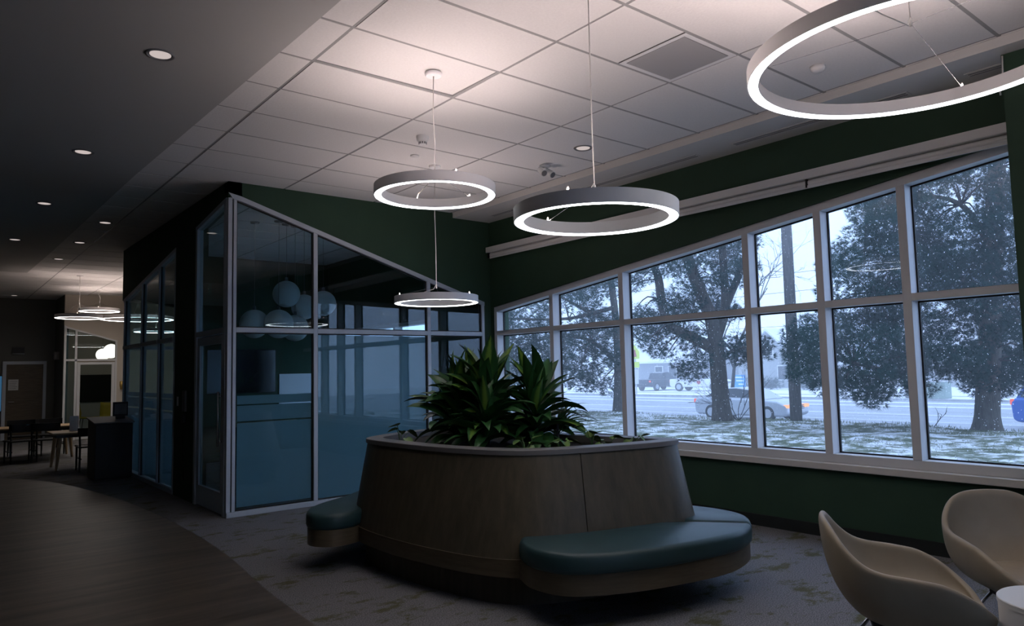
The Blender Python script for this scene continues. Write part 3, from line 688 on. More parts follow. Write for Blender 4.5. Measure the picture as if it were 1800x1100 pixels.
ring_lamp('wide ring pendant lamp of the far cluster, partly behind glass', 1.5, 3.72, 18.15, 2.85, group='ring pendant lamps of the far lounge', up='ringupfar', down='ringdownfar', hub=0.3, rz=0.5)
ring_lamp('lowest ring pendant lamp of the far cluster, seen through the side glass', 0.87, 3.87, 17.1, 2.515, group='ring pendant lamps of the far lounge', up='ringupfar', down='ringdownfar', hub=0.25)

# ================================================================== CEILING FITTINGS
def downlight(x, y, z, label):
    t = thing('downlight', label, 'lamp', (x, y, z), group='recessed round downlights')
    MB().lathe([(0.074, -0.001), (0.078, -0.008), (0.088, -0.008), (0.094, 0.0)], n=32).build('trim_ring', 'grille', t, True)
    MB().lathe([(0.074, -0.001), (0.05, -0.0005)], n=32).build('reflector', 'steel', t, True)
    MB().lathe([(0.0, -0.003), (0.066, -0.003), (0.066, -0.001)], n=32).build('lens', 'can', t)
zg = ZC - 0.015
for x, y, z, lab in ((1.149, 5.081, zg, 'nearest round downlight in the plaster ceiling'), (1.091, 7.742, zg, 'second round downlight along the plaster ceiling'), (1.056, 10.296, zg, 'third round downlight along the plaster ceiling'),
                     (0.99, 13.2, zg, 'farthest round downlight at the left edge of the plaster ceiling'), (1.869, 11.223, ZC, 'round downlight in the narrow strip of tiles left of the glazed room'),
                     (1.828, 13.083, ZC, 'second round downlight in the strip of tiles beside the far lounge'), (1.785, 15.07, ZC, 'small round downlight close to the far ring lamps'), (1.678, 22.08, ZC, 'tiny round downlight above the far olive door'), (4.968, 4.953, ZC, 'round downlight in the tiles next to the middle ring lamp cable')):
    downlight(x, y, z, lab)
t = thing('smoke_detector', 'white domed smoke detector on the ceiling left of the long cable', 'detector', (3.497, 5.562, ZC))
MB().lathe([(0.0, -0.075), (0.032, -0.075), (0.036, -0.05), (0.050, -0.045), (0.058, -0.01), (0.058, 0), (0, 0)], n=28).build('housing', 'white', t, True, mod=[('EDGE_SPLIT', dict(split_angle=0.8))])
for k in range(10):
    a = 2 * PI * k / 10; MB().box(-0.006, 0.006, 0.032, 0.0375, -0.072, -0.054).build('slot', 'grille', t).rotation_euler = (0, 0, a)
t = thing('sprinkler_cover', 'small flat white sprinkler cover under the smoke detector', 'sprinkler', (3.741, 6.103, ZC))
MB().lathe([(0.0, -0.012), (0.042, -0.012), (0.044, -0.008), (0.044, -0.004), (0.03, 0), (0, 0)], n=28).build('cap', 'white', t, True)
t = thing('emergency_light', 'white twin-headed emergency spotlight on the ceiling tiles', 'lamp', (5.063, 5.635, ZC))
MB().lathe([(0.0, -0.02), (0.05, -0.02), (0.055, 0), (0, 0)], n=24).build('base', 'white', t, True)
for s in (-1, 1):
    h_ = MB().tube([(0, 0, -0.02), (s * 0.05, 0.0, -0.06)], 0.012).tube([(s * 0.05, 0.02, -0.045), (s * 0.06, -0.06, -0.105)], [0.03, 0.038], 16).build('lamp_head', 'white', t, True, mod=[('EDGE_SPLIT', dict(split_angle=0.7))])
    MB().tube([(s * 0.0602, -0.061, -0.106), (s * 0.0606, -0.064, -0.108)], 0.031, 16).build('lens', 'grille', h_)
t = thing('occupancy_sensor', 'small oval white sensor on the ceiling seen through the large ring', 'sensor', (5.01, 2.557, ZC))
MB().lathe([(0.0, -0.045), (0.03, -0.042), (0.05, -0.025), (0.055, 0), (0, 0)], n=24).build('dome', 'white', t, True)
t = thing('air_vent', 'square grey perforated air vent between the ceiling tiles', 'vent', (4.066, 3.092, ZC))
MB().box(-0.285, 0.285, -0.292, 0.292, 0.002, 0.012).build('panel', 'tee', t)
for s in (-1, 1):
    MB().box(-0.285, 0.285, s * 0.275 - 0.017, s * 0.275 + 0.017, -0.002, 0.01).build('frame', 'white', t); MB().box(s * 0.268 - 0.017, s * 0.268 + 0.017, -0.258, 0.258, -0.002, 0.01).build('frame', 'white', t)
MB().box(-0.245, 0.245, -0.25, 0.25, -0.003, 0.003).build('perforated_plate', 'ventgrey', t)

# roller blind
t = thing('roller_blind', 'long white roller blind cassette on the green wall above the window', 'blind', (6.12, 4.85, 3.08))
YB0, YB1 = 1.63, 8.05
MB().box(6.075, XW, YB0, YB1, 3.168, 3.245).build('fascia', 'shade', t, world=True, mod=BEV(0.006))
MB().tube([(6.135, YB0 + 0.02, 3.135), (6.135, YB1 - 0.05, 3.135)], 0.030, 20).build('roller_tube', 'shade', t, True, world=True, mod=[('EDGE_SPLIT', dict(split_angle=0.7))])
MB().box(6.098, 6.112, YB0 + 0.03, YB1 - 0.06, 3.082, 3.112).build('hem_bar', 'white', t, world=True, mod=BEV(0.004))
for y in (YB0 + 0.005, 3.27, YB1 - 0.03): MB().box(6.095, XW, y, y + 0.016, 3.09, 3.17).build('bracket', 'black', t, world=True)
t = MB().tube([(5.70, 1.60, 3.60), (5.69, 1.60, 3.48), (5.705, 1.63, 3.40), (5.73, 1.635, 3.34)], 0.006).build('blind_cord', 'cable', None, True)
tag(t, 'short white cord hanging beside the pier above the blind', 'cord')

# ================================================================== MEETING ROOM
GL = [(3.97, 10.0, 2.67, 0.19), (4.30, 10.15, 2.51, 0.185), (4.53, 10.0, 2.56, 0.185), (3.55, 10.1, 2.24, 0.20), (3.80, 9.85, 2.23, 0.20), (4.12, 10.05, 2.19, 0.19)]
GLAB = ['highest', 'middle front', 'rightmost', 'leftmost', 'second from the left', 'lowest']
def globe_lamp(x, y, z, r_, label, group, m, zt):
    t = thing('globe_pendant', label, 'lamp', (x, y, z), group=group)
    MB().lathe([(r_ * math.sin(PI * k / 18) + 1e-4, -r_ * math.cos(PI * k / 18)) for k in range(19)], n=32).build('globe', m, t, True)
    MB().lathe([(0.0, r_ + 0.05), (0.02, r_ + 0.05), (0.025, r_ - 0.01), (0, r_ - 0.01)], n=16).build('cap', 'grille', t, True)
    MB().tube([(0, 0, r_ + 0.04), (0, 0, zt - z)], 0.003, 6).build('cable', 'grille', t)
    MB().lathe([(0.0, zt - z - 0.02), (0.06, zt - z - 0.02), (0.065, zt - z), (0, zt - z)], n=24).build('canopy', 'grille', t, True)
for (x, y, z, r_), lb in zip(GL, GLAB): globe_lamp(x, y, z, r_, lb + ' white globe pendant inside the glazed meeting room', 'globe pendants in the meeting room', 'globe', ZC)
t = thing('television', 'large black television on the meeting room back wall', 'television', (4.48, 13.45, 1.60))
MB().box(-0.64, 0.64, -0.06, -0.012, -0.40, 0.40).build('casing', 'black', t, mod=BEV(0.006))
MB().box(-0.625, 0.625, -0.063, -0.059, -0.382, 0.388).build('screen', 'screen', t); MB().box(-0.2, 0.2, -0.02, 0, -0.15, 0.15).build('wall_mount', 'black', t)
t = thing('whiteboard', 'pale whiteboard next to the television in the meeting room', 'whiteboard', (5.60, 13.45, 1.30))
MB().box(-0.40, 0.40, -0.02, 0, -0.32, 0.24).build('board', 'whiteboard', t); MB().box(-0.42, 0.42, -0.06, -0.02, -0.345, -0.32).build('tray', 'frame', t)
t = thing('arrow_reflection', 'teal panel with a white arrow standing in for a reflection in the door fanlight', 'sign', (3.843, 13.45, 3.09))  # added panel; stands for a sign behind the viewer mirrored in the glass
MB().box(-0.10, 0.10, -0.03, 0, -0.10, 0.10).build('panel', 'tealreflect', t)
MB().box(-0.06, 0.03, -0.033, -0.03, -0.01, 0.01).prism([(0.0, 0.05), (0.06, 0.0), (0.0, -0.05), (-0.02, -0.05), (0.03, 0.0), (-0.02, 0.05)], 'y', -0.033, -0.03).build('arrow', 'white', t)
t = thing('meeting_table', 'long table inside the glazed meeting room', 'table', (4.5, 11.2, 0))
MB().box(-0.6, 0.6, -1.2, 1.2, 0.70, 0.735).build('table_top', 'tablewood', t, mod=BEV(0.005))
for sx in (-0.5, 0.5):
    for sy in (-1.05, 1.05): MB().tube([(sx, sy, 0), (sx, sy, 0.70)], [0.02, 0.03]).build('leg', 'black', t)
# fittings on the green pier
t = thing('intercom', 'pale intercom panel on the green pier', 'intercom', (XS, 9.70, 1.22))
MB().box(-0.03, 0, -0.06, 0.06, -0.13, 0.13).build('panel', 'stone', t, mod=BEV(0.006)); MB().box(-0.034, -0.03, -0.035, 0.035, 0.03, 0.10).build('display', 'grille', t)
for k in range(3): MB().tube([(-0.031, -0.03 + 0.03 * k, -0.05), (-0.035, -0.03 + 0.03 * k, -0.05)], 0.009, 12).build('button', 'grille', t)
t = thing('handset', 'black handset below the intercom on the green pier', 'telephone', (XS, 9.69, 1.0))
MB().box(-0.05, 0, -0.03, 0.03, -0.06, 0.06).build('body', 'black', t, mod=BEV(0.01)); MB().tube([(-0.03, 0, -0.06), (-0.02, 0.06, -0.3), (-0.005, 0.04, -0.75)], 0.004).build('cord', 'black', t)
t = thing('light_switch', 'narrow white light switch plate on the green pier', 'switch', (XS, 10.05, 1.21))
MB().box(-0.008, 0, -0.035, 0.035, -0.06, 0.06).build('plate', 'white', t, mod=BEV(0.002)); MB().box(-0.013, -0.008, -0.012, 0.012, -0.022, 0.022).build('rocker', 'white', t)

# ================================================================== FAR LOUNGE
t = thing('kiosk', 'black self-service kiosk standing by the side glass', 'kiosk', (2.26, 12.78, 0))
MB().prism([(-0.32, 0.02), (0.32, 0.02), (0.32, 0.90), (-0.32, 0.84)], 'x', -0.255, 0.255).build('cabinet', 'black', t, mod=BEV(0.01))
MB().prism([(-0.35, 0.842), (0.35, 0.905), (0.35, 0.925), (-0.35, 0.862)], 'x', -0.275, 0.275).build('top', 'grille', t)
MB().box(-0.25, 0.25, -0.29, 0.29, 0, 0.02).build('plinth', 'black', t)
t = thing('monitor', 'small black monitor with grey screen on the kiosk', 'monitor', (2.40, 12.80, 0.905))
MB().box(-0.105, 0.105, -0.02, 0.02, 0.03, 0.25).build('casing', 'black', t, mod=BEV(0.004)); MB().box(-0.085, 0.085, -0.023, -0.019, 0.06, 0.22).build('screen', 'stone', t); MB().box(-0.06, 0.06, -0.05, 0.05, -0.012, 0.03).build('stand', 'black', t)
def low_table(x, y, lx, ly, label):
    t = thing('low_table', label, 'table', (x, y, 0), group='low wooden tables in the far lounge')
    MB().box(-lx / 2, lx / 2, -ly / 2, ly / 2, 0.595, 0.625).build('table_top', 'tablewood', t, mod=BEV(0.006))
    MB().box(-lx / 2 + 0.06, lx / 2 - 0.06, -ly / 2 + 0.06, ly / 2 - 0.06, 0.54, 0.595).build('apron', 'black', t)
    for sx in (-1, 1):
        for sy in (-1, 1): MB().tube([(sx * (lx / 2 - 0.07), sy * (ly / 2 - 0.07), 0), (sx * (lx / 2 - 0.12), sy * (ly / 2 - 0.12), 0.54)], [0.02, 0.035]).build('leg', 'tablewood', t)
low_table(2.16, 14.75, 0.95, 0.8, 'nearer low wooden table beside the kiosk')
low_table(1.62, 17.1, 1.5, 0.85, 'farther low wooden table against the olive door side')
def black_chair(label):
    t = thing('lounge_chair', label, 'chair', group='black wooden chairs in the far lounge')
    MB().box(-0.23, 0.23, -0.22, 0.22, 0.39, 0.42).build('seat', 'black', t, mod=BEV(0.012))
    arc = [(0.25 * math.sin(a), 0.20 + 0.08 * math.cos(a) - 0.04, 0) for a in [(-1.35 + 2.7 * k / 12) for k in range(13)]]
    b = MB(); top = [[(x, y, 0.60), (x * 1.0, y + 0.022, 0.60), (x, y + 0.022, 0.72), (x, y, 0.72)] for x, y, _ in arc]
    b.loft(top).build('backrest', 'black', t, True, mod=[('EDGE_SPLIT', dict(split_angle=0.7))])
    for sx in (-1, 1):
        MB().tube([(sx * 0.20, -0.19, 0), (sx * 0.20, -0.18, 0.40)], [0.013, 0.018]).build('leg', 'black', t)
        MB().tube([(sx * 0.21, 0.21, 0), (sx * 0.205, 0.19, 0.40), (sx * 0.215, 0.18, 0.64)], [0.013, 0.018, 0.014]).build('leg', 'black', t)
        MB().box(sx * 0.19 - 0.01, sx * 0.19 + 0.01, -0.18, 0.19, 0.20, 0.22).build('stretcher', 'black', t)
    return t
c0 = black_chair('black chair half hidden by the kiosk at the nearer low table'); c0.location = (2.22, 14.05, 0); c0.rotation_euler = (0, 0, PI)
dup(c0, (1.42, 16.45, 0), PI + 0.2, 'black curved-back chair before the farther table, at the left edge')
dup(c0, (1.80, 16.40, 0), PI - 0.1, 'black curved-back chair before the farther table, nearer the kiosk')
dup(c0, (1.55, 17.75, 0), 0.0, 'black chair on the far side of the farther table, left')
dup(c0, (2.05, 17.75, 0), 0.1, 'black chair on the far side of the farther table, right')
t = thing('table_sign', 'small white upright sign standing on the nearer low table', 'sign', (2.06, 14.85, 0.625))
MB().box(-0.07, 0.07, -0.004, 0.004, 0.0, 0.26).build('card', 'paper', t); MB().box(-0.075, 0.075, -0.03, 0.03, 0, 0.012).build('foot', 'white', t)
t = thing('paper_notice', 'white paper notice taped on the olive door', 'notice', (1.778, 22.86, 1.42))
MB().box(-0.11, 0.11, -0.006, 0, -0.14, 0.14).build('sheet', 'paper', t)
for k in range(5): MB().box(-0.085, 0.085 - 0.02 * (k % 3), -0.007, -0.006, 0.08 - 0.045 * k, 0.09 - 0.045 * k).build('text_line', 'grille', t)
t = thing('wall_box', 'dark box with a pale edge above the olive door', 'sign', (1.866, 22.9, 2.31))
MB().box(-0.13, 0.13, -0.06, 0, -0.075, 0.085).build('casing', 'black', t); MB().box(-0.14, 0.14, -0.07, 0, -0.09, -0.075).build('edge', 'frame', t)
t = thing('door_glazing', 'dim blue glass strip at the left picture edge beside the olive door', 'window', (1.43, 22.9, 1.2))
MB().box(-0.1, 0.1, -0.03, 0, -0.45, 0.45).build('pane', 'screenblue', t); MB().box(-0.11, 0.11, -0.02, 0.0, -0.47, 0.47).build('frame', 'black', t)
t = thing('loudspeaker', 'small pale loudspeaker box on the dark corner of the far wall', 'speaker', (2.69, 22.1, 2.15))
MB().box(-0.12, 0, -0.08, 0.08, -0.1, 0.1).build('casing', 'stone', t, mod=BEV(0.01)); MB().box(-0.124, -0.12, -0.06, 0.06, -0.08, 0.08).build('grille', 'grille', t)
t = thing('wall_sconce', 'small brass wall sconce on the beige wall', 'lamp', (4.0, 21.3, 1.35))
MB().lathe([(0.0, -0.11), (0.035, -0.11), (0.05, 0.0), (0.045, 0.10), (0, 0.11)], (0, -0.06, 0), 16).build('shade', 'brass', t, True); MB().box(-0.02, 0.02, -0.03, 0, -0.03, 0.03).build('bracket', 'brass', t)
globe_lamp(4.05, 23.0, 2.30, 0.20, 'lit cream globe pendant in the far room, the higher one', 'lit globe pendants in the far room', 'globelit', ZC)
globe_lamp(3.84, 23.0, 2.20, 0.17, 'lit cream globe pendant in the far room, the lower one', 'lit globe pendants in the far room', 'globelit', ZC)
t = thing('television', 'black television in the far lit room behind the glass door', 'television', (3.94, 24.6, 1.255))
MB().box(-0.47, 0.47, -0.05, -0.01, -0.40, 0.40).build('casing', 'black', t, mod=BEV(0.006)); MB().box(-0.455, 0.455, -0.053, -0.049, -0.385, 0.385).build('screen', 'screen', t); MB().box(-0.15, 0.15, -0.012, 0, -0.1, 0.1).build('wall_mount', 'black', t)
def yellow_chair(label):
    t = thing('shell_chair', label, 'chair', group='yellow shell chairs in the far room')
    rows = []
    for k in range(9):
        q = k / 8
        y, z = (-0.22 + 0.44 * q / 0.5, 0.44 - 0.02 * math.sin(PI * q / 0.5)) if q < 0.5 else (0.22 + 0.08 * (q - 0.5) / 0.5, 0.44 + 0.40 * (q - 0.5) / 0.5)
        rows.append([(x * 0.22, y - 0.03 * abs(x) ** 2 * (1 if q > 0.5 else 0), z + 0.03 * abs(x) ** 2) for x in (-1, -0.5, 0, 0.5, 1)])
    v = MB()
    for r_ in rows: v.v += r_
    for j in range(8):
        for i in range(4): a = j * 5 + i; v.f.append((a, a + 1, a + 6, a + 5))
    v.build('shell', 'yellow', t, True, mod=[('SOLIDIFY', dict(thickness=0.015))])
    for sx in (-1, 1):
        for sy in (-1, 1): MB().tube([(sx * 0.2, sy * 0.2, 0), (sx * 0.14, sy * 0.14, 0.43)], 0.011, 6).build('leg', 'black', t)
    return t
c0 = yellow_chair('yellow shell chair in the far lit room, left one'); c0.location = (3.55, 23.3, 0); c0.rotation_euler = (0, 0, 1.2)
dup(c0, (4.0, 23.2, 0), -0.4, 'yellow shell chair in the far lit room, right one')

# ================================================================== OUTDOORS
random.seed(77)
# ground: lawn with a gentle crest, bank, road, far side
v = MB(); NXg, NYg = 40, 90
xs = [6.6 + (20.0 - 6.6) * i / NXg for i in range(NXg + 1)] + [20.6, 21.4, 22.4, 23.6]
ys = [-14 + 64 * j / NYg for j in range(NYg + 1)]
for x in xs:
    for y in ys:
        z = -0.16 + 0.03 * math.sin(x * 1.3 + y * 0.7) + 0.025 * math.sin(y * 1.9 - x * 0.4) + (0.0 if x < 20 else -(x - 20) / 3.6 * 0.82)
        v.v.append((x, y, z))
nn = len(ys)
for i in range(len(xs) - 1):
    for j in range(nn - 1): a = i * nn + j; v.f.append((a, a + 1, a + nn + 1, a + nn))
struct(v.build('ground_lawn', 'lawn', None, True), 'lawn with thin patchy snow outside the window')
struct(MB().box(23.2, 48, -60, 160, -1.2, -0.95).build('ground_road', 'asphalt'), 'wet grey road with slush')
struct(MB().box(48, 48.3, -60, 160, -1.2, -0.83).build('ground_kerb', 'kerb'))
struct(MB().box(48.3, 190, -80, 220, -1.4, -0.86).build('ground_snow', 'snow'), 'snow covered far side of the street')
struct(MB().box(52.0, 53.2, -60, 160, -0.87, -0.85).build('ground_path', 'kerb'))
struct(MB().box(-30, 6.5, -60, -6.3, -1.4, -0.2).build('ground_south', 'snow'))
for k, (x, w_) in enumerate(((31.5, 0.12), (35.2, 0.12), (35.6, 0.12), (41.5, 0.6), (45.0, 0.9))):
    t = MB().box(x, x + w_, -60, 160, -0.952, -0.944).build('road_line', 'snow')
    tag(t, ['thin white lane line on the road nearest the lawn', 'first of the paired white centre lines on the road', 'second of the paired white centre lines on the road', 'strip of slush across the far lane', 'strip of slush at the far kerb'][k], 'road marking')
# grass blades poking through the snow
v = MB()
for k in range(26000):
    x = random.uniform(8.5, 20.3); y = random.uniform(0, 24)
    if math.sin(x * 1.7 + 0.6 * math.sin(y)) + random.uniform(-1.0, 1.3) < 0.35 and x < 18: continue
    h = random.uniform(0.02, 0.055) * (1.6 if x > 18.5 else 1); a = random.uniform(0, 6.28); r_ = 0.010
    z = -0.17 + 0.03 * math.sin(x * 1.3 + y * 0.7) + 0.025 * math.sin(y * 1.9 - x * 0.4)
    o_ = len(v.v); dx, dy = random.uniform(-0.05, 0.05), random.uniform(-0.05, 0.05)
    for q in range(3): v.v.append((x + r_ * math.cos(a + q * 2.09), y + r_ * math.sin(a + q * 2.09), z))
    v.v.append((x + dx, y + dy, z + h)); v.f += [(o_, o_ + 1, o_ + 3), (o_ + 1, o_ + 2, o_ + 3), (o_ + 2, o_, o_ + 3)]
t = v.build('grass_blades', 'grass'); t['kind'] = 'stuff'; tag(t, 'short grass poking through the snow on the lawn', 'grass')
# falling snow
v = MB(); random.seed(4)
for k in range(9000):
    x = 7.5 + 12 * random.random() ** 0.8; y = random.uniform(0.2, 1.25) * x; z = random.uniform(-0.1, 1.52 + 0.33 * x)
    r_ = random.uniform(0.0035, 0.0075)
    o_ = len(v.v); v.v += [(x + r_, y, z), (x - r_, y, z), (x, y + r_, z), (x, y - r_, z), (x, y, z + r_ * 1.2), (x, y, z - r_ * 1.2)]
    for a, b in ((0, 2), (2, 1), (1, 3), (3, 0)): v.f += [(o_ + a, o_ + b, o_ + 4), (o_ + b, o_ + a, o_ + 5)]
t = v.build('falling_snow', 'flake'); t['kind'] = 'stuff'; tag(t, 'fine snowflakes falling outside the window', 'snow')

# ------------------------------------------------------------------ pines
PINE_MIDDLE=[(18.9,12.6,1.76,0.28),(16.6,14.2,4.55,0.26),(17.7,12.2,5.26,0.24),(18.6,14.3,1.2,0.25),(18.5,14.8,5.14,0.34),(18.6,13.7,2.38,0.29),(19.5,13.6,3.82,0.25),(19.1,12.9,4.58,0.3),(17.8,14.7,1.98,0.23),(18.7,11.9,2.08,0.3),(17.3,12.7,4.51,0.27),(17.5,12.1,4.0,0.3),(17.6,12.9,1.71,0.27),(18.2,12.4,2.16,0.23),(20.5,13.3,1.74,0.35),(19.1,12.2,1.84,0.27),(16.5,13.7,4.31,0.22),(17.2,13.4,4.65,0.31),(18.9,12.4,2.06,0.25),(15.6,13.6,2.4,0.25),(18.4,13.4,5.34,0.31),(19.6,13.1,5.22,0.3),(17.0,14.2,2.13,0.3),(18.3,13.5,3.05,0.21),(18.8,11.7,1.81,0.26),(19.7,14.0,5.1,0.31),(17.0,12.7,1.69,0.27),(18.9,14.8,1.59,0.22),(19.3,14.6,2.05,0.28),(19.7,14.3,3.34,0.34),(19.3,13.9,4.0,0.26),(18.1,13.5,4.85,0.26),(19.3,11.9,2.15,0.22),(20.4,13.3,5.99,0.31),(19.2,12.5,4.81,0.3),(16.7,12.8,3.72,0.27),(18.3,12.4,5.23,0.25),(18.4,15.0,2.38,0.25),(16.6,13.2,3.42,0.31),(16.6,12.8,4.28,0.23),(17.7,12.6,4.16,0.26),(20.5,13.2,2.29,0.23),(19.2,14.7,2.29,0.27),(19.5,14.6,1.33,0.32),(18.1,12.3,1.89,0.21),(18.9,14.7,2.67,0.22),(20.0,13.7,3.39,0.33),(18.5,13.8,3.99,0.24),(18.3,15.4,2.53,0.28),(17.8,14.3,3.36,0.23),(19.7,13.3,5.0,0.23),(18.0,11.7,4.3,0.28),(18.3,14.8,3.71,0.3),(19.5,14.3,2.1,0.26),(19.1,14.6,4.38,0.3),(19.8,13.4,4.36,0.29),(18.0,14.9,3.1,0.33),(16.3,13.4,4.66,0.21),(16.3,14.5,2.97,0.22),(19.1,13.5,3.51,0.27),(16.6,13.0,2.98,0.3),(19.3,14.8,1.46,0.26),(18.1,13.9,3.51,0.29),(16.8,14.4,2.62,0.29),(17.9,12.2,3.82,0.21),(17.7,14.7,3.33,0.29),(18.6,14.2,2.72,0.27),(20.1,13.0,3.27,0.31),(18.0,13.3,3.48,0.24),(16.0,14.1,4.42,0.3),(16.3,13.9,4.16,0.3),(19.0,13.9,5.22,0.29),(18.6,12.3,5.32,0.22),(20.5,13.1,5.36,0.35),(17.1,13.1,4.99,0.31),(16.3,13.2,4.28,0.2),(18.5,13.1,5.17,0.33),(19.5,13.5,3.06,0.32),(17.4,15.3,4.13,0.3),(18.4,12.3,3.03,0.23),(18.8,12.5,2.25,0.29),(17.4,14.1,2.64,0.25),(20.4,13.0,5.72,0.33),(19.4,13.5,4.8,0.27),(19.9,13.9,3.32,0.32),(19.6,14.3,3.72,0.26),(19.4,13.4,5.12,0.34),(18.5,14.0,3.06,0.24),(19.0,13.5,3.06,0.23),(18.0,12.1,5.46,0.26),(18.3,14.6,3.06,0.32),(18.1,11.8,4.08,0.23),(17.6,13.2,3.25,0.27),(17.1,14.5,3.06,0.29),(16.6,13.4,1.88,0.23),(20.3,13.2,5.47,0.32),(15.8,13.9,3.16,0.25),(17.7,14.0,4.42,0.3),(19.3,13.7,5.61,0.26),(17.2,15.0,4.29,0.23),(16.3,13.9,2.23,0.21),(17.4,13.1,2.39,0.3),(17.4,15.4,2.68,0.27),(16.3,13.1,4.47,0.29),(18.3,13.2,4.58,0.22),(17.7,14.6,2.69,0.33),(17.9,12.6,3.86,0.23),(20.6,13.2,4.68,0.35),(17.1,14.4,4.72,0.21),(17.7,13.4,4.58,0.25),(19.4,13.4,3.56,0.22),(16.8,13.1,3.25,0.25),(18.7,13.9,5.34,0.26),(18.8,12.4,4.64,0.21),(16.3,14.1,3.01,0.28),(18.6,12.8,4.4,0.27),(18.1,13.9,3.22,0.31),(18.8,12.5,3.98,0.21)]
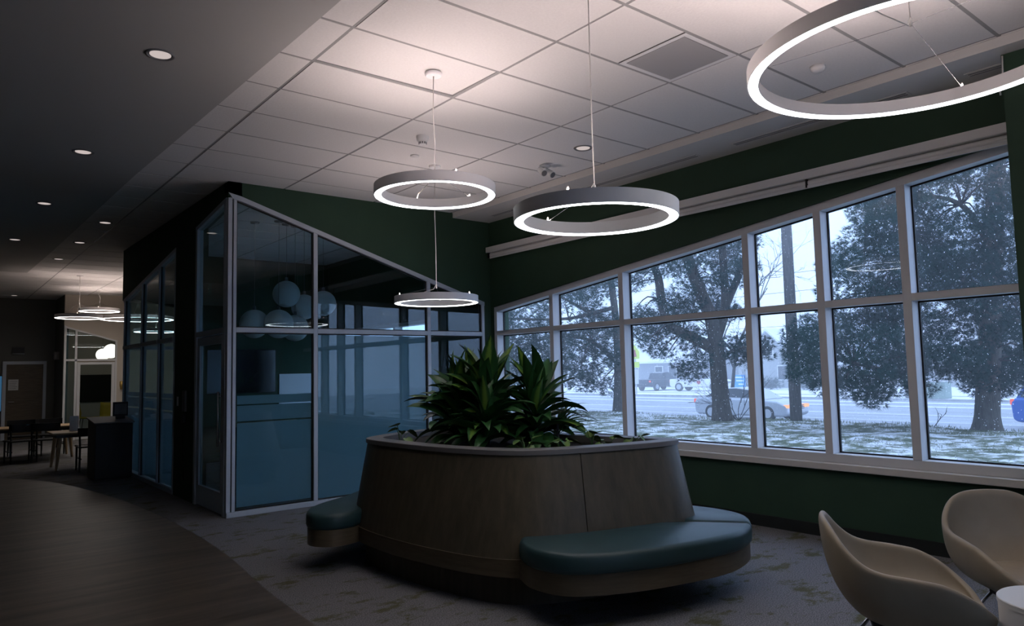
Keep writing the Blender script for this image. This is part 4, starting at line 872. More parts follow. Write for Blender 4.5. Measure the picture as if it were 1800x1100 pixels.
PINE_NEAR=[(17.8,8.2,3.82,0.32),(17.1,9.6,1.76,0.33),(18.3,6.2,3.48,0.31),(15.5,8.3,2.17,0.25),(18.3,9.4,2.92,0.26),(16.1,8.6,1.21,0.22),(17.4,9.9,2.28,0.26),(22.7,6.2,3.21,0.26),(19.5,7.7,2.15,0.24),(15.4,8.7,1.27,0.22),(18.4,5.8,5.97,0.22),(21.6,7.5,3.54,0.27),(22.2,6.8,4.43,0.35),(21.0,5.9,3.99,0.27),(18.5,10.1,1.68,0.24),(17.5,9.7,2.01,0.35),(17.3,6.3,5.09,0.22),(20.3,7.2,6.39,0.34),(19.0,6.9,4.78,0.27),(17.0,8.6,2.4,0.31),(19.5,5.8,4.0,0.25),(19.9,7.2,4.67,0.32),(19.4,8.9,5.09,0.24),(18.0,6.3,3.93,0.28),(17.7,6.4,1.66,0.22),(22.7,6.3,1.09,0.33),(21.2,6.0,2.75,0.32),(19.5,8.6,5.62,0.34),(17.9,7.2,2.51,0.22),(19.3,8.7,4.22,0.28),(19.7,5.2,6.22,0.31),(15.6,8.3,1.54,0.24),(16.2,8.6,1.86,0.3),(18.5,10.1,1.21,0.33),(18.6,6.9,2.16,0.23),(20.4,8.2,3.65,0.32),(19.1,6.3,4.06,0.28),(18.7,5.9,2.68,0.23),(20.0,6.6,1.44,0.24),(19.8,5.9,3.11,0.27),(20.2,6.0,6.57,0.31),(21.3,6.0,2.26,0.26),(17.9,8.2,3.47,0.24),(17.9,7.3,3.0,0.3),(19.2,6.7,2.82,0.24),(21.5,6.4,6.08,0.34),(16.5,7.5,1.33,0.31),(16.4,7.7,1.04,0.21),(18.2,9.7,2.59,0.31),(18.1,8.9,4.33,0.29),(18.6,6.3,5.82,0.22),(20.0,8.2,5.77,0.37),(17.9,7.8,3.27,0.27),(21.0,6.1,0.89,0.3),(18.4,8.4,2.15,0.26),(16.3,8.3,1.58,0.32),(16.3,9.2,1.51,0.29),(18.4,7.1,5.21,0.32),(19.8,6.0,6.21,0.22),(18.0,7.9,1.15,0.23),(20.3,6.6,2.03,0.33),(21.2,7.5,1.3,0.28),(18.9,6.0,5.8,0.27),(17.3,9.5,2.45,0.3),(18.2,6.7,3.72,0.24),(16.5,7.1,4.76,0.28),(17.1,7.8,4.17,0.25),(20.3,5.6,5.26,0.22),(23.0,6.2,4.76,0.29),(18.6,8.5,5.72,0.31),(19.0,9.7,1.12,0.3),(17.1,7.4,3.85,0.22),(21.6,5.8,7.1,0.29),(18.7,5.3,4.65,0.32),(18.3,7.8,5.34,0.31),(19.9,5.6,4.32,0.22),(20.7,5.7,3.46,0.24),(18.2,7.2,1.48,0.26),(18.9,5.8,2.12,0.29),(19.8,5.3,2.61,0.26),(18.0,7.0,3.49,0.29),(18.2,7.9,4.59,0.34),(17.0,7.0,4.03,0.31),(21.1,5.7,5.23,0.23),(23.0,6.3,5.13,0.26),(20.4,8.5,2.75,0.28),(16.5,8.2,2.09,0.32),(20.7,6.4,0.85,0.29),(17.8,7.0,2.63,0.27),(20.9,6.5,3.29,0.29),(20.5,7.6,4.5,0.37),(21.0,6.6,3.79,0.23),(18.0,8.6,1.88,0.34),(19.0,7.3,4.8,0.29),(20.2,6.8,0.91,0.26),(19.0,7.6,5.86,0.36),(19.4,6.9,1.92,0.33),(18.8,5.4,5.21,0.22),(21.5,7.6,3.79,0.39),(18.1,6.2,1.59,0.29),(18.3,6.2,2.83,0.25),(18.9,7.0,3.17,0.22),(18.2,6.9,1.89,0.3),(19.9,6.0,3.51,0.32),(21.3,7.0,1.15,0.33),(22.4,7.1,1.76,0.35),(21.1,5.7,2.43,0.31),(19.0,5.4,2.38,0.28),(18.9,6.4,1.2,0.29),(18.9,7.4,3.19,0.27),(19.8,6.3,5.74,0.33),(15.6,7.9,3.42,0.22),(17.9,7.3,1.18,0.24),(16.3,7.5,1.71,0.25),(18.2,5.9,3.23,0.2),(18.9,8.3,3.76,0.27),(16.4,7.8,2.12,0.2),(18.6,7.5,4.9,0.32),(18.3,7.6,3.73,0.35),(16.9,7.9,0.7,0.24),(19.6,6.3,3.0,0.33),(18.2,7.6,2.27,0.33),(20.3,5.4,4.06,0.26),(21.9,6.7,5.96,0.27),(21.6,6.5,5.37,0.28),(18.3,9.0,2.86,0.34),(17.3,8.3,0.84,0.25),(18.8,6.7,2.57,0.21),(18.5,6.9,5.72,0.3),(19.3,7.4,6.13,0.26),(18.6,5.4,4.35,0.28),(19.0,5.5,3.3,0.24),(19.3,5.6,5.61,0.23),(18.2,8.9,2.53,0.25),(23.2,6.5,1.37,0.31),(18.4,8.2,2.39,0.34),(17.7,8.8,0.87,0.25),(19.9,8.4,4.69,0.35),(19.3,8.1,4.89,0.35),(19.0,8.4,1.87,0.24),(19.0,9.4,3.98,0.34),(18.7,8.4,0.74,0.26),(20.4,6.6,4.6,0.35),(19.2,5.2,3.57,0.24),(17.1,9.7,1.99,0.31),(20.7,6.4,2.58,0.34),(19.5,8.5,3.02,0.36),(17.3,6.8,1.75,0.21),(17.4,8.8,1.89,0.24),(19.5,7.1,1.44,0.33),(19.6,7.5,5.17,0.25),(21.7,6.6,2.87,0.26),(21.8,6.0,6.92,0.27),(16.0,8.2,3.15,0.26),(19.4,9.2,4.41,0.26),(19.2,5.4,1.6,0.25),(19.7,7.1,5.3,0.28),(22.0,6.5,1.93,0.33),(20.1,7.6,3.17,0.32),(17.0,8.0,4.42,0.32),(18.2,7.0,5.53,0.25),(18.3,6.1,4.58,0.32),(19.5,6.2,4.92,0.33),(22.1,7.1,0.74,0.37),(19.4,5.8,4.72,0.21),(20.0,7.4,2.53,0.26),(20.0,5.3,1.4,0.25),(21.4,5.6,5.7,0.3),(16.6,7.8,3.38,0.24),(19.3,5.2,1.89,0.26),(18.7,7.4,4.04,0.3),(19.9,6.6,2.78,0.27),(21.2,6.6,4.74,0.32),(20.6,6.1,5.41,0.23),(21.1,6.1,3.01,0.25),(17.9,8.1,1.05,0.27),(16.8,7.6,3.02,0.26),(19.2,5.7,2.2,0.24),(18.0,7.5,3.97,0.24),(18.5,8.4,2.62,0.26),(22.0,6.0,6.18,0.3),(22.1,6.2,2.0,0.23),(17.8,7.6,1.88,0.28),(22.1,6.6,1.23,0.33),(20.0,6.1,4.39,0.25),(18.6,7.6,5.74,0.27),(21.4,6.5,1.6,0.26),(18.5,6.0,3.68,0.32),(19.6,9.2,2.57,0.36),(19.5,7.8,5.52,0.35),(19.0,5.8,5.11,0.25),(17.0,8.6,3.87,0.3),(21.4,7.1,2.4,0.25),(19.8,7.7,4.62,0.26),(16.7,7.5,4.85,0.32),(21.7,6.2,5.5,0.25),(18.6,7.0,5.19,0.24),(18.1,6.9,1.45,0.27),(19.7,8.3,6.01,0.3),(17.2,7.4,4.19,0.29),(21.0,6.7,4.16,0.29),(17.5,7.8,2.08,0.33),(19.7,5.1,5.84,0.28),(20.1,7.2,2.28,0.29),(18.1,8.4,3.25,0.3),(18.7,7.1,3.99,0.23),(21.9,6.4,1.53,0.25),(21.0,5.8,5.75,0.31),(17.9,6.3,4.62,0.27),(17.4,7.2,3.19,0.24),(16.6,7.2,2.13,0.22),(20.0,7.7,2.5,0.34),(18.5,7.9,3.51,0.25),(21.0,6.7,2.39,0.3),(19.0,8.3,2.73,0.33),(18.9,7.5,0.91,0.31),(17.2,7.4,1.0,0.31),(17.4,7.1,1.69,0.32),(16.3,8.6,1.0,0.27),(20.2,8.8,1.52,0.3),(18.0,6.4,3.68,0.27),(19.1,5.6,3.62,0.29),(19.0,7.0,6.09,0.3),(19.9,6.7,2.58,0.22),(18.3,7.9,2.43,0.31),(17.9,5.9,5.9,0.23),(20.9,7.5,4.51,0.25),(17.7,6.5,3.41,0.31),(19.9,7.1,6.06,0.29),(19.4,8.9,5.6,0.35),(21.1,5.6,3.35,0.23),(18.6,7.7,1.43,0.34),(19.6,5.3,1.62,0.3),(19.6,8.3,3.34,0.36),(20.6,6.3,1.36,0.23),(17.7,7.8,4.79,0.3),(19.3,6.6,5.8,0.31),(18.8,6.6,3.1,0.3),(20.4,6.9,3.27,0.27),(21.7,6.1,3.31,0.36),(19.0,8.5,4.69,0.26),(19.8,5.2,3.47,0.31),(20.3,5.5,1.06,0.23),(19.6,6.5,1.73,0.28),(20.0,8.5,1.3,0.26),(20.7,7.5,1.15,0.24),(17.0,6.8,3.57,0.29),(18.9,7.6,4.63,0.27),(22.8,6.1,3.11,0.37),(19.0,8.7,1.5,0.36),(20.4,8.4,2.01,0.29),(19.7,8.8,2.89,0.35),(19.9,6.8,3.9,0.35),(16.0,7.8,3.79,0.3),(20.0,6.3,1.07,0.33),(17.9,6.6,3.91,0.22),(21.0,6.3,2.49,0.26),(17.6,8.4,1.05,0.22),(20.3,7.8,4.42,0.31),(18.2,7.5,5.09,0.33),(17.9,8.9,1.11,0.25),(19.2,9.0,1.22,0.27),(18.6,7.4,2.92,0.24),(20.0,9.1,0.51,0.26),(17.9,6.8,3.22,0.31),(22.4,5.9,4.91,0.35),(17.9,7.5,2.83,0.23),(19.0,9.8,2.12,0.26),(20.3,6.2,6.67,0.32),(19.7,8.7,6.07,0.26),(20.3,7.7,4.72,0.26),(18.5,9.7,2.46,0.29)]
PINE_FAR=[(19.1,17.9,2.19,0.3),(17.6,21.5,1.38,0.33),(17.2,19.8,2.48,0.35),(19.4,18.7,1.66,0.29),(20.6,18.9,5.11,0.41),(17.6,22.0,0.99,0.32),(17.3,18.4,2.05,0.26),(19.3,21.4,4.03,0.39),(19.8,19.3,2.89,0.31),(16.8,19.4,1.46,0.3),(18.4,19.7,2.86,0.37),(19.5,23.0,1.0,0.33),(17.6,19.7,1.26,0.25),(18.3,22.1,3.58,0.34),(16.5,19.0,2.93,0.37),(18.5,19.2,4.51,0.38),(20.9,21.1,2.68,0.45),(18.6,20.9,1.94,0.31),(21.3,20.9,0.8,0.3),(20.9,21.1,1.69,0.43),(21.6,19.9,4.55,0.43),(20.0,19.9,1.99,0.31),(15.8,20.4,1.04,0.3),(17.6,21.0,1.91,0.39),(18.0,23.2,0.62,0.33),(19.8,22.1,3.61,0.44),(17.1,21.8,2.13,0.33),(18.9,23.0,4.17,0.43),(20.9,20.8,3.92,0.39),(17.7,22.6,1.28,0.34),(18.6,20.2,2.04,0.41),(17.3,18.8,4.08,0.24),(19.1,20.4,1.74,0.34),(16.7,19.2,1.77,0.37),(19.1,19.6,1.38,0.26),(17.8,19.7,2.32,0.27),(20.2,22.1,2.91,0.33),(16.5,20.3,3.17,0.26),(19.8,19.7,3.43,0.37),(19.8,20.6,1.76,0.34),(16.2,20.4,2.92,0.38),(19.3,19.3,4.41,0.38),(19.1,21.5,4.42,0.31),(16.3,20.1,3.57,0.33),(16.3,20.3,2.08,0.31),(20.3,21.0,3.0,0.37),(15.6,19.9,3.29,0.38),(18.7,17.3,1.63,0.26),(17.8,18.4,2.52,0.27),(20.8,20.5,1.43,0.3),(19.7,19.2,3.74,0.34),(18.6,21.1,2.23,0.27),(18.7,23.3,1.65,0.44),(16.2,19.8,2.3,0.24),(17.2,18.7,1.6,0.32),(16.4,19.3,2.96,0.3),(20.0,19.0,2.91,0.34),(17.8,18.7,1.35,0.32),(15.6,20.1,1.67,0.29),(18.9,19.0,0.91,0.26),(21.6,19.9,3.12,0.41),(19.6,18.4,4.65,0.3),(20.1,20.7,2.24,0.32),(20.3,21.3,4.51,0.37),(16.3,21.2,2.33,0.32),(19.2,21.5,3.22,0.27),(18.2,21.8,2.64,0.42),(19.0,20.1,2.63,0.36),(18.3,23.5,2.84,0.36),(21.5,20.7,3.47,0.43),(17.2,18.4,3.72,0.35),(19.0,18.3,2.12,0.35),(18.9,17.7,1.87,0.3),(17.4,22.6,3.71,0.39),(18.4,21.7,1.4,0.41),(21.6,20.1,2.78,0.4),(16.1,19.6,1.12,0.33),(16.7,18.8,2.56,0.36),(18.3,18.6,4.56,0.38),(18.4,21.3,3.5,0.31),(20.7,20.2,4.81,0.35),(18.5,20.0,1.27,0.29),(18.3,21.2,4.33,0.36),(17.0,20.8,1.91,0.32),(20.6,19.8,4.99,0.32),(17.8,21.7,2.96,0.31),(16.6,20.9,3.67,0.29),(18.2,19.6,4.52,0.36),(21.1,20.0,0.71,0.37),(20.2,21.8,2.61,0.43),(16.4,19.3,2.63,0.27),(18.9,18.3,2.42,0.29),(17.6,21.9,2.56,0.35),(18.5,18.2,4.12,0.38),(16.6,19.4,2.19,0.25),(18.2,22.2,0.73,0.29),(19.6,19.6,2.99,0.33),(17.5,20.0,3.94,0.29),(17.4,19.2,4.29,0.26),(21.0,19.7,5.23,0.35),(18.1,22.7,0.62,0.28),(17.5,19.1,3.02,0.25),(16.5,18.8,3.52,0.26),(19.7,22.4,1.02,0.31),(20.4,20.3,5.04,0.43),(19.5,20.1,0.98,0.41),(18.6,17.1,4.47,0.27),(18.7,18.8,1.24,0.27),(16.0,20.7,3.04,0.3),(17.8,17.8,3.86,0.33),(17.4,19.5,1.59,0.26),(17.7,21.1,4.21,0.33),(19.9,20.4,4.34,0.28),(21.2,20.6,1.14,0.43),(18.6,17.4,3.15,0.36),(18.6,18.3,3.09,0.34),(17.9,18.4,3.12,0.26),(21.1,20.7,2.32,0.4),(17.6,21.2,1.61,0.39),(19.9,20.0,2.27,0.29)]
def foliage(clumps, density, L, seed):
    random.seed(seed); v = MB(); V = v.v; F = v.f
    for (cx, cy, cz, r_) in clumps:
        nt = int(density * (r_ / 0.25) ** 2)
        for k in range(nt):
            while True:
                p = Vector((random.uniform(-1, 1), random.uniform(-1, 1), random.uniform(-1, 1)))
                if p.length < 1: break
            c = Vector((cx + p.x * r_ * 1.25, cy + p.y * r_ * 1.25, cz + p.z * r_ * 0.95))
            ax = (p.normalized() + Vector((random.uniform(-.5, .5), random.uniform(-.5, .5), 0.35 + random.uniform(-.4, .4)))).normalized()
            s1 = ax.orthogonal().normalized(); s2 = ax.cross(s1)
            for q in range(9):
                a = q * 0.70 + random.uniform(-.3, .3); sp = random.uniform(0.35, 1.0)
                d = (ax + (s1 * math.cos(a) + s2 * math.sin(a)) * sp).normalized()
                l_ = L * random.uniform(0.6, 1.1); sd = d.orthogonal().normalized() * (L * 0.045)
                o_ = len(V); b = c + d * (l_ * 0.1)
                V.append(tuple(b + sd)); V.append(tuple(b - sd)); V.append(tuple(c + d * l_)); F.append((o_, o_ + 1, o_ + 2))
    return v
def smooth(P, n=4): return [tuple(p) for p in catmull(P, n, closed=False)]
def taper(P, r0, r1): return [r0 + (r1 - r0) * i / (len(P) - 1) for i in range(len(P))]
def pine(label, base, trunk, limbs, clumps, r0, r1, density, L, seed):
    t = thing('pine_tree', label, 'tree', base, group='pine trees on the lawn')
    P = smooth(trunk); R_ = taper(P, r0, r1); R_[0] *= 1.45; R_[1] *= 1.2; R_[2] *= 1.08
    MB().tube(P, R_, 14).build('trunk', 'bark', t, True, world=True)
    for lb, a, b in limbs:
        P = smooth(lb); MB().tube(P, taper(P, a, b), 8).build('limb', 'bark', t, True, world=True)
    # side twigs reaching into the clumps
    random.seed(seed + 50); pts = [Vector(p) for lb, _, _ in limbs for p in lb] + [Vector(p) for p in trunk[2:]]
    tw = MB()
    for (cx, cy, cz, r_) in clumps[::2]:
        c = Vector((cx, cy, cz)); s = min(pts, key=lambda p: (p - c).length + abs(p.z - c.z) * 0.3)
        m_ = (s + c) / 2 + Vector((0, 0, 0.1 + random.uniform(-0.1, 0.2))); P = smooth([s, m_, c], 3); tw.tube(P, taper(P, 0.03, 0.01), 5)
    tw.build('twigs', 'twig', t, True, world=True)['kind'] = 'stuff'
    f = foliage(clumps, density, L, seed).build('foliage', 'needles', t, world=True); f['kind'] = 'stuff'
    return t
pine('large pine with a forked trunk standing in the middle of the lawn view', (18.91, 13.25, -0.2),
     [(18.91, 13.25, -0.25), (18.82, 13.23, 0.69), (18.74, 13.21, 1.55), (18.67, 13.2, 2.25), (18.57, 13.22, 2.85), (18.39, 13.31, 3.39), (18.12, 13.45, 4.16), (17.86, 13.57, 5.03), (17.63, 13.65, 6.07)],
     [([(18.66, 13.23, 1.95), (18.29, 13.5, 2.26), (17.88, 13.81, 2.53), (17.53, 14.06, 2.8), (17.35, 14.14, 3.49), (17.25, 14.15, 4.18), (17.09, 14.22, 4.71), (16.91, 14.3, 5.4)], 0.17, 0.11),
      ([(18.67, 13.2, 2.25), (18.86, 12.94, 3.27), (18.78, 12.88, 4.49), (18.69, 12.83, 5.7)], 0.16, 0.10), ([(18.86, 12.94, 3.27), (19.17, 12.59, 4.3), (19.53, 12.15, 5.67)], 0.12, 0.10), ([(18.75, 13.2, 1.6), (18.7, 12.5, 2.0), (18.94, 11.71, 1.98)], 0.07, 0.03)],
     PINE_MIDDLE, 0.27, 0.15, 80, 0.16, 1)
pine('dense dark pine with a thick trunk at the right end of the window', (20.37, 6.64, -0.2),
     [(20.37, 6.64, -0.3), (20.36, 6.59, 0.35), (20.35, 6.49, 1.4), (20.35, 6.35, 2.79), (20.34, 6.19, 4.47), (20.35, 6.01, 6.14), (20.34, 5.88, 7.54)],
     [([(20.34, 6.39, 2.52), (19.23, 7.23, 3.1), (18.14, 8.11, 3.14)], 0.10, 0.03), ([(20.34, 6.33, 3.07), (19.32, 7.09, 3.8), (17.89, 8.2, 4.26)], 0.10, 0.03), ([(20.35, 6.46, 1.68), (19.06, 7.51, 1.72), (17.76, 8.59, 1.47)], 0.09, 0.03), ([(20.34, 6.22, 4.19), (19.7, 6.62, 5.33), (18.71, 7.39, 5.63)], 0.10, 0.03), ([(20.37, 6.42, 1.96), (20.88, 5.95, 2.5), (21.42, 5.49, 2.76)], 0.08, 0.03)],
     PINE_NEAR, 0.30, 0.17, 110, 0.15, 2)
pine('hazy pine with a slim trunk seen at the left end of the window', (20.53, 19.05, -0.3),
     [(20.53, 19.05, -0.4), (20.5, 18.92, 1.22), (20.39, 18.83, 2.94), (20.18, 18.83, 4.67), (19.88, 18.9, 6.41)],
     [([(20.47, 18.9, 1.65), (19.66, 19.46, 2.53), (18.82, 20.13, 2.77), (17.98, 20.83, 2.58)], 0.09, 0.03), ([(20.37, 18.83, 3.16), (19.29, 19.64, 3.84), (18.51, 20.21, 4.4)], 0.09, 0.03), ([(20.3, 18.82, 3.81), (18.96, 19.95, 3.42), (17.28, 21.31, 3.46)], 0.09, 0.03)],
     PINE_FAR, 0.19, 0.10, 60, 0.20, 3)

# bare branching shrubs and trees
def bare(name, label, base, dirs, depth_, l0, r0, seed, group, spread=0.55, up=0.25):
    random.seed(seed); t = thing(name, label, 'tree' if 'tree' in name else 'shrub', base, group=group)
    def grow(mb, p, d, l_, r_, k):
        q = p + d * l_ * 0.5 + Vector((random.uniform(-1, 1), random.uniform(-1, 1), random.uniform(-1, 1))) * l_ * 0.06; e_ = p + d * l_
        mb.tube([p, q, e_], [r_, r_ * 0.85, r_ * 0.65], 5, cap=False)
        if k == 0: return
        for _ in range(random.choice((2, 2, 3))):
            n_ = (d + Vector((random.uniform(-1, 1), random.uniform(-1, 1), random.uniform(-1, 1) + up)) * spread).normalized()
            grow(mb, p + d * l_ * random.uniform(0.55, 1.0), n_, l_ * random.uniform(0.6, 0.85), r_ * 0.62, k - 1)
    for d in dirs:
        mb = MB(); grow(mb, Vector((0, 0, 0)), Vector(d).normalized(), l0, r0, depth_); mb.build('branch', 'twig', t)
    return t
bare('bare_shrub', 'bare leafless shrub around the foot of the middle pine', (19.3, 12.95, -0.2), [(0.2, -1, 1.2), (0.3, -0.7, 1.8), (-0.2, 0.9, 1.5), (-0.1, 1.3, 0.9), (0.1, -0.3, 2), (-0.3, 0.5, 2.0), (0.0, 1.6, 1.2)], 4, 0.75, 0.013, 6, 'bare shrubs on the lawn')
bare('bare_shrub', 'tiny bare twig curling up from the grass left of the thick pine trunk', (19.9, 7.7, -0.2), [(0, 0.8, 1), (0.1, -0.5, 0.7)], 2, 0.3, 0.012, 8, 'bare shrubs on the lawn')
bare('bare_tree', 'bare deciduous tree reaching behind the utility pole', (34.0, 23.3, -0.9), [(0.02, -0.14, 1.0)], 7, 3.5, 0.12, 31, None, 0.85, 0.0)

t = thing('utility_pole', 'tall grey utility pole standing on the lawn edge', 'pole', (19.55, 11.2, -0.3))
MB().tube([(0, 0, 0), (0, 0, 4), (0, 0, 9)], [0.168, 0.155, 0.14], 20).build('shaft', 'pole', t, True)
MB().box(-0.05, 0.05, -1.1, 1.1, 8.3, 8.4).build('crossarm', 'pole', t)
MB().tube([(0.02, 0.17, 0.1), (0.02, 0.158, 4.2), (0.02, 0.15, 8.3)], 0.02, 6).build('conduit', 'utility', t)
for k, (z, x, lab) in enumerate(((7.2, 40.0, 'upper overhead cable crossing the sky behind the pole'), (6.1, 40.0, 'lower overhead cable crossing the sky behind the pole'), (4.6, 50.0, 'lowest overhead cable in front of the far house'))):
    P = [(x, -30 + 8 * q, z + 0.004 * (8 * q - 50) ** 2 / 10 - 0.3) for q in range(16)]
    tag(MB().tube(P, 0.013, 5).build('overhead_cable', 'twig'), lab, 'cable', 'overhead cables along the street')

# ------------------------------------------------------------------ vehicles (length along local x, front at +x)
def vehicle(name, label, cat, loc, rz, body, cabin, W, paint, wheels, wr, lights, roofz=None, extra=None):
    t = thing(name, label, cat, loc, rz, 'vehicles on the street')
    MB().prism(body, 'y', -W / 2, W / 2).build('body', paint, t, mod=BEV(0.09, 3))
    kx = sum(p[0] for p in cabin) / len(cabin)
    zt = max(p[1] for p in cabin); zl = min(p[1] for p in cabin)
    def wy(z): return W / 2 - 0.05 - 0.20 * (z - zl) / (zt - zl)
    L_ = [(x, -wy(z), z) for x, z in cabin]; R_ = [(x, wy(z), z) for x, z in cabin]
    MB().loft([L_, R_]).build('cabin', paint, t, mod=BEV(0.05, 2))
    ins = [(kx + (x - kx) * 0.90, zl + 0.06 + (z - zl) * 0.80) for x, z in cabin]
    for s in (-1, 1):
        A = [(x, s * (wy(z) + 0.004), z) for x, z in ins]; B = [(x, s * (wy(z) - 0.03), z) for x, z in ins]
        MB().loft([A, B]).build('side_window', 'darkglass', t)
    # windscreen and rear window follow the two sloped ends of the cabin
    lowf = max((p for p in cabin if p[1] < zl + 0.05), key=lambda p: p[0]); hif = max((p for p in cabin if p[1] > zt - 0.08), key=lambda p: p[0])
    lowb = min((p for p in cabin if p[1] < zl + 0.05), key=lambda p: p[0]); hib = min((p for p in cabin if p[1] > zt - 0.08), key=lambda p: p[0])
    for nm, lo, hi, s in (('windscreen', lowf, hif, 1), ('rear_window', lowb, hib, -1)):
        q = []
        for f_ in (0.1, 0.88):
            x = lo[0] + (hi[0] - lo[0]) * f_ + s * 0.012; z = lo[1] + (hi[1] - lo[1]) * f_; y = wy(z) - 0.08; q.append((x, y, z))
        v = MB(); (xa, ya, za), (xb, yb, zb_) = q
        v.loft([[(xa, -ya, za), (xa, ya, za), (xb, yb, zb_), (xb, -yb, zb_)], [(xa - s * .03, -ya, za - .02), (xa - s * .03, ya, za - .02), (xb - s * .03, yb, zb_ - .02), (xb - s * .03, -yb, zb_ - .02)]]).build(nm, 'darkglass', t)
    for x in wheels:
        for s in (-1, 1):
            w_ = MB().tube([(x, s * (W / 2 - 0.20), wr), (x, s * (W / 2 + 0.01), wr)], wr, 20).build('wheel', 'tyre', t, mod=BEV(0.03))
            MB().tube([(x, s * (W / 2 + 0.005), wr), (x, s * (W / 2 + 0.02), wr)], wr * 0.6, 14).build('hub', 'silver', w_)
    xf = max(p[0] for p in body); xb = min(p[0] for p in body)
    for s in (-1, 1):
        MB().box(xf - 0.25, xf + 0.015, s * (W / 2 - 0.22) - 0.20, s * (W / 2 - 0.22) + 0.20, lights[0], lights[0] + 0.14).build('headlight', lights[2], t, mod=BEV(0.03))
        MB().box(xb - 0.015, xb + 0.14, s * (W / 2 - 0.12) - 0.10, s * (W / 2 - 0.12) + 0.115, lights[1], lights[1] + 0.20).build('tail_light', 'redlamp', t, mod=BEV(0.03))
    for k in range(3): MB().box(xf - 0.03, xf + 0.012, -W / 2 + 0.45, W / 2 - 0.45, lights[0] - 0.06 + 0.07 * k, lights[0] - 0.03 + 0.07 * k).build('grille_bar', 'darkpaint', t)
    if extra: extra(t)
    return t
car_b = [(-2.35, 0.35), (-2.4, 0.75), (-2.25, 0.98), (-1.2, 1.0), (1.0, 0.95), (1.9, 0.86), (2.35, 0.68), (2.4, 0.32), (2.2, 0.2), (-2.2, 0.2)]
car_c = [(-1.95, 0.97), (-1.2, 1.40), (-0.2, 1.45), (0.5, 1.36), (1.25, 0.93)]
suv_b = [(-2.25, 0.35), (-2.3, 0.95), (-2.15, 1.10), (1.0, 1.08), (2.05, 0.98), (2.3, 0.75), (2.3, 0.35), (2.1, 0.25), (-2.1, 0.25)]
suv_c = [(-2.15, 1.07), (-1.85, 1.62), (-1.3, 1.70), (0.2, 1.68), (1.25, 1.05)]
vehicle('car', 'silver car with lit headlights driving behind the middle pine', 'car', (29.3, 19.05, -0.945), -PI / 2, car_b, car_c, 1.80, 'silver', (-1.45, 1.45), 0.33, (0.58, 0.72, 'amber'))
vehicle('sport_utility_vehicle', 'bright blue vehicle at the right end of the window', 'car', (30.6, 6.6, -0.945), -PI / 2, suv_b, suv_c, 1.85, 'bluepaint', (-1.4, 1.4), 0.36, (0.70, 0.85, 'whitepaint'))
pk_b = [(-2.8, 0.55), (-2.8, 1.15), (-0.55, 1.15), (1.2, 1.13), (2.5, 1.05), (2.8, 0.85), (2.8, 0.5), (2.5, 0.4), (-2.6, 0.4)]
pk_c = [(-0.7, 1.12), (-0.55, 1.75), (0.2, 1.85), (0.75, 1.80), (1.45, 1.10)]
vehicle('pickup_truck', 'dark pickup truck parked in front of the grey house', 'truck', (58.0, 47.9, -0.86), 0.05, pk_b, pk_c, 2.0, 'darkpaint', (-1.8, 1.8), 0.42, (0.78, 0.85, 'whitepaint'))
def emblem(t):
    for s in (-1, 1): MB().prism([(0.1, 0.98), (0.5, 0.98), (0.5, 0.78), (0.3, 0.62), (0.1, 0.78)], 'y', s * 1.0, s * 1.012).build('door_emblem', 'redmark', t)
vehicle('pickup_truck', 'white pickup truck with a dark red shield on its door, behind the middle pine', 'truck', (57.2, 42.3, -0.86), -PI / 2 + 0.15, pk_b, pk_c, 2.0, 'whitepaint', (-1.8, 1.8), 0.42, (0.78, 0.85, 'whitepaint'), extra=emblem)

# ------------------------------------------------------------------ houses and street furniture
def house(label, loc, rz, W, D, H, roof_h, wall, wins, gable_front=False):
    t = thing('house', label, 'house', loc, rz, 'houses across the street')
    w = MB().box(-W / 2, W / 2, -D / 2, D / 2, 0, H)
    if gable_front: w.prism([(-W / 2, H), (W / 2, H), (0, H + roof_h)], 'y', -D / 2, D / 2)
    else: w.prism([(-D / 2, H), (D / 2, H), (0, H + roof_h)], 'x', -W / 2, W / 2)
    w.build('walls', wall, t)
    e_ = 0.4
    for s in (-1, 1):
        if gable_front:
            k = roof_h / (W / 2); q = [(0, H + roof_h), (s * (W / 2 + e_), H - k * e_), (s * (W / 2 + e_), H - k * e_ + 0.22), (0, H + roof_h + 0.25)]
            MB().prism(q, 'y', -D / 2 - e_, D / 2 + e_).build('roof_slope', 'snow', t)
        else:
            k = roof_h / (D / 2); q = [(0, H + roof_h), (s * (D / 2 + e_), H - k * e_), (s * (D / 2 + e_), H - k * e_ + 0.22), (0, H + roof_h + 0.25)]
            MB().prism(q, 'x', -W / 2 - e_, W / 2 + e_).build('roof_slope', 'snow', t)
    for x, z, ww, hh in wins:
        f = MB().box(x - ww / 2 - 0.1, x + ww / 2 + 0.1, -D / 2 - 0.06, -D / 2, z - 0.1, z + hh + 0.1).build('window', 'housetrim', t)
        MB().box(x - ww / 2, x + ww / 2, -D / 2 - 0.08, -D / 2 - 0.05, z, z + hh).build('pane', 'darkglass', f)
    return t
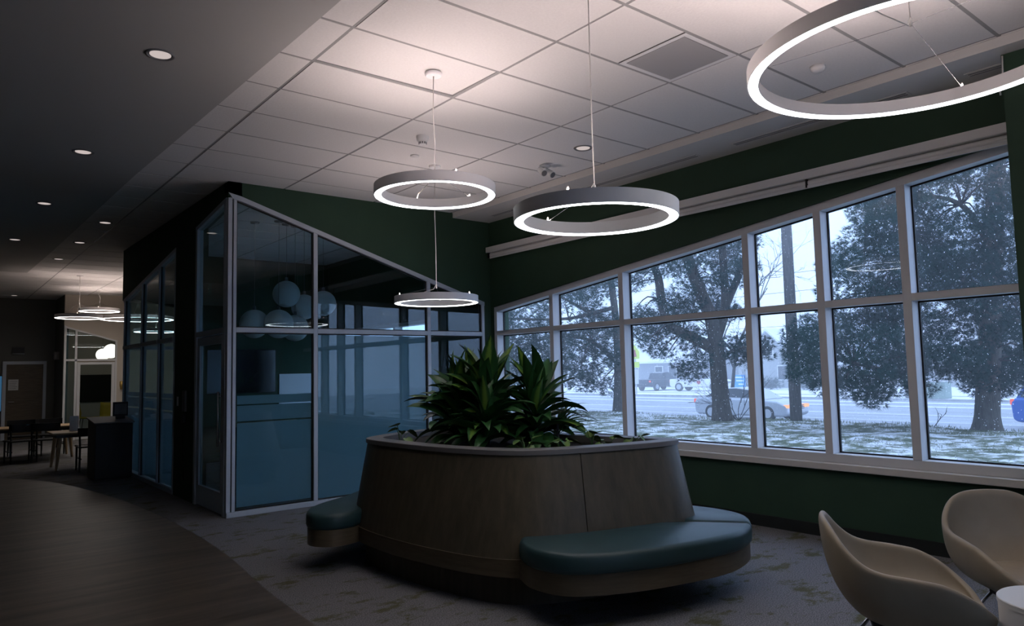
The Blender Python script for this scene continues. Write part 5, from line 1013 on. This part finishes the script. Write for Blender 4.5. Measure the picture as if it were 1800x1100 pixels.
# local -y faces the street (towards -X in the place): rotate by -90 degrees
house('low grey house with a snowy roof behind the pickup trucks', (72, 54.8, -0.9), -PI / 2, 14, 9, 3.0, 1.9, 'siding', [(-5.0, 0.9, 1.5, 1.4), (-1.0, 0.9, 1.0, 1.5), (1.0, 0.9, 1.0, 1.5), (4.5, 0.9, 1.5, 1.4)])
house('tall gabled house beside the utility pole', (72, 40.5, -0.9), -PI / 2, 7.0, 12, 2.6, 3.2, 'sidinglight', [(-1.6, 0.9, 1.1, 1.3), (1.6, 0.9, 1.1, 1.3), (0, 3.3, 1.0, 1.0)], True)
house('pale house far behind the dense pine', (76, 24, -0.9), -PI / 2, 16, 9, 3.2, 3.0, 'sidinglight', [(-4, 1.0, 1.4, 1.5), (0, 1.0, 1.4, 1.5), (4, 1.0, 1.4, 1.5)])
t = thing('school_sign', 'lime yellow traffic sign on a tall post across the street', 'sign', (48.9, 43.05, -0.86))
MB().tube([(0, 0, 0), (0, 0, 4.3)], 0.06, 8).build('post', 'steel', t)
pent = [(-0.55, 3.1), (0.55, 3.1), (0.55, 3.75), (0, 4.35), (-0.55, 3.75)]
MB().prism(pent, 'x', -0.11, -0.06).build('panel', 'limesign', t)
MB().prism([(-0.25, 3.3), (0.2, 3.3), (0.25, 3.8), (-0.1, 3.95)], 'x', -0.12, -0.11).build('pictogram', 'redmark', t)
MB().box(-0.11, -0.06, -0.5, 0.5, 2.35, 2.85).build('lower_panel', 'limesign', t); MB().box(-0.1, -0.06, -0.35, 0.35, 0.9, 2.2).build('plate', 'paper', t)
t = thing('banner_sign', 'bright blue banner standing in the snow across the street', 'sign', (52.5, 35.0, -0.86))
MB().box(-0.03, 0.03, -0.62, 0.62, 0.35, 1.55).build('panel', 'bluesign', t)
for s in (-0.6, 0.6): MB().tube([(0, s, 0), (0, s, 1.6)], 0.03, 6).build('post', 'steel', t)
for k in range(3): MB().box(-0.036, -0.03, -0.45, 0.45 - 0.2 * k, 1.30 - 0.28 * k, 1.40 - 0.28 * k).build('pale_bar', 'snow', t)
t = thing('utility_cabinet', 'green grey utility cabinet in the snow across the street', 'cabinet', (49.4, 18.6, -0.86))
MB().box(-0.5, 0.5, -0.55, 0.55, 0, 1.05).build('body', 'utility', t, mod=BEV(0.04)); MB().box(-0.54, 0.54, -0.6, 0.6, 1.05, 1.12).build('lid', 'snow', t)
t = thing('bollard', 'pale square post next to the utility cabinet', 'post', (49.3, 20.3, -0.86))
MB().box(-0.2, 0.2, -0.2, 0.2, 0, 1.75).build('shaft', 'stone', t, mod=BEV(0.03)); MB().box(-0.23, 0.23, -0.23, 0.23, 1.75, 1.82).build('cap', 'snow', t)
# hedge across the street
for k, (x, y, lx, lab) in enumerate(((62, 36, 5.0, 'dark hedge in front of the tall gabled house'),)):
    random.seed(90 + k); cl = [(random.uniform(-0.6, 0.6), random.uniform(-lx, lx), random.uniform(0.3, 0.8), 0.5) for _ in range(int(lx * 8))]
    t = thing('hedge', lab, 'shrub', (x, y, -0.87)); foliage(cl, 7, 0.32, 60 + k).build('foliage', 'needles', t)
    MB().tube([(0, -lx, 0.0), (0, -lx, 0.4)], 0.03, 5).tube([(0, 0, 0), (0, 0, 0.4)], 0.03, 5).tube([(0, lx, 0), (0, lx, 0.4)], 0.03, 5).build('stems', 'twig', t)
# snow haze hanging over the street
m = bpy.data.materials.new('haze'); m.use_nodes = True; n, l = nodes(m); n.remove(n['Principled BSDF'])
vs = n.new('ShaderNodeVolumeScatter'); vs.inputs['Color'].default_value = (0.97, 0.98, 1, 1); vs.inputs['Density'].default_value = HAZE; vs.inputs['Anisotropy'].default_value = 0.0
l.new(vs.outputs[0], n['Material Output'].inputs['Volume']); M['haze'] = m
t = MB().box(7.2, 185, -70, 200, -1.3, 45).build('snow_haze', 'haze'); t['kind'] = 'stuff'; tag(t, 'pale haze of blowing snow over the street', 'haze')
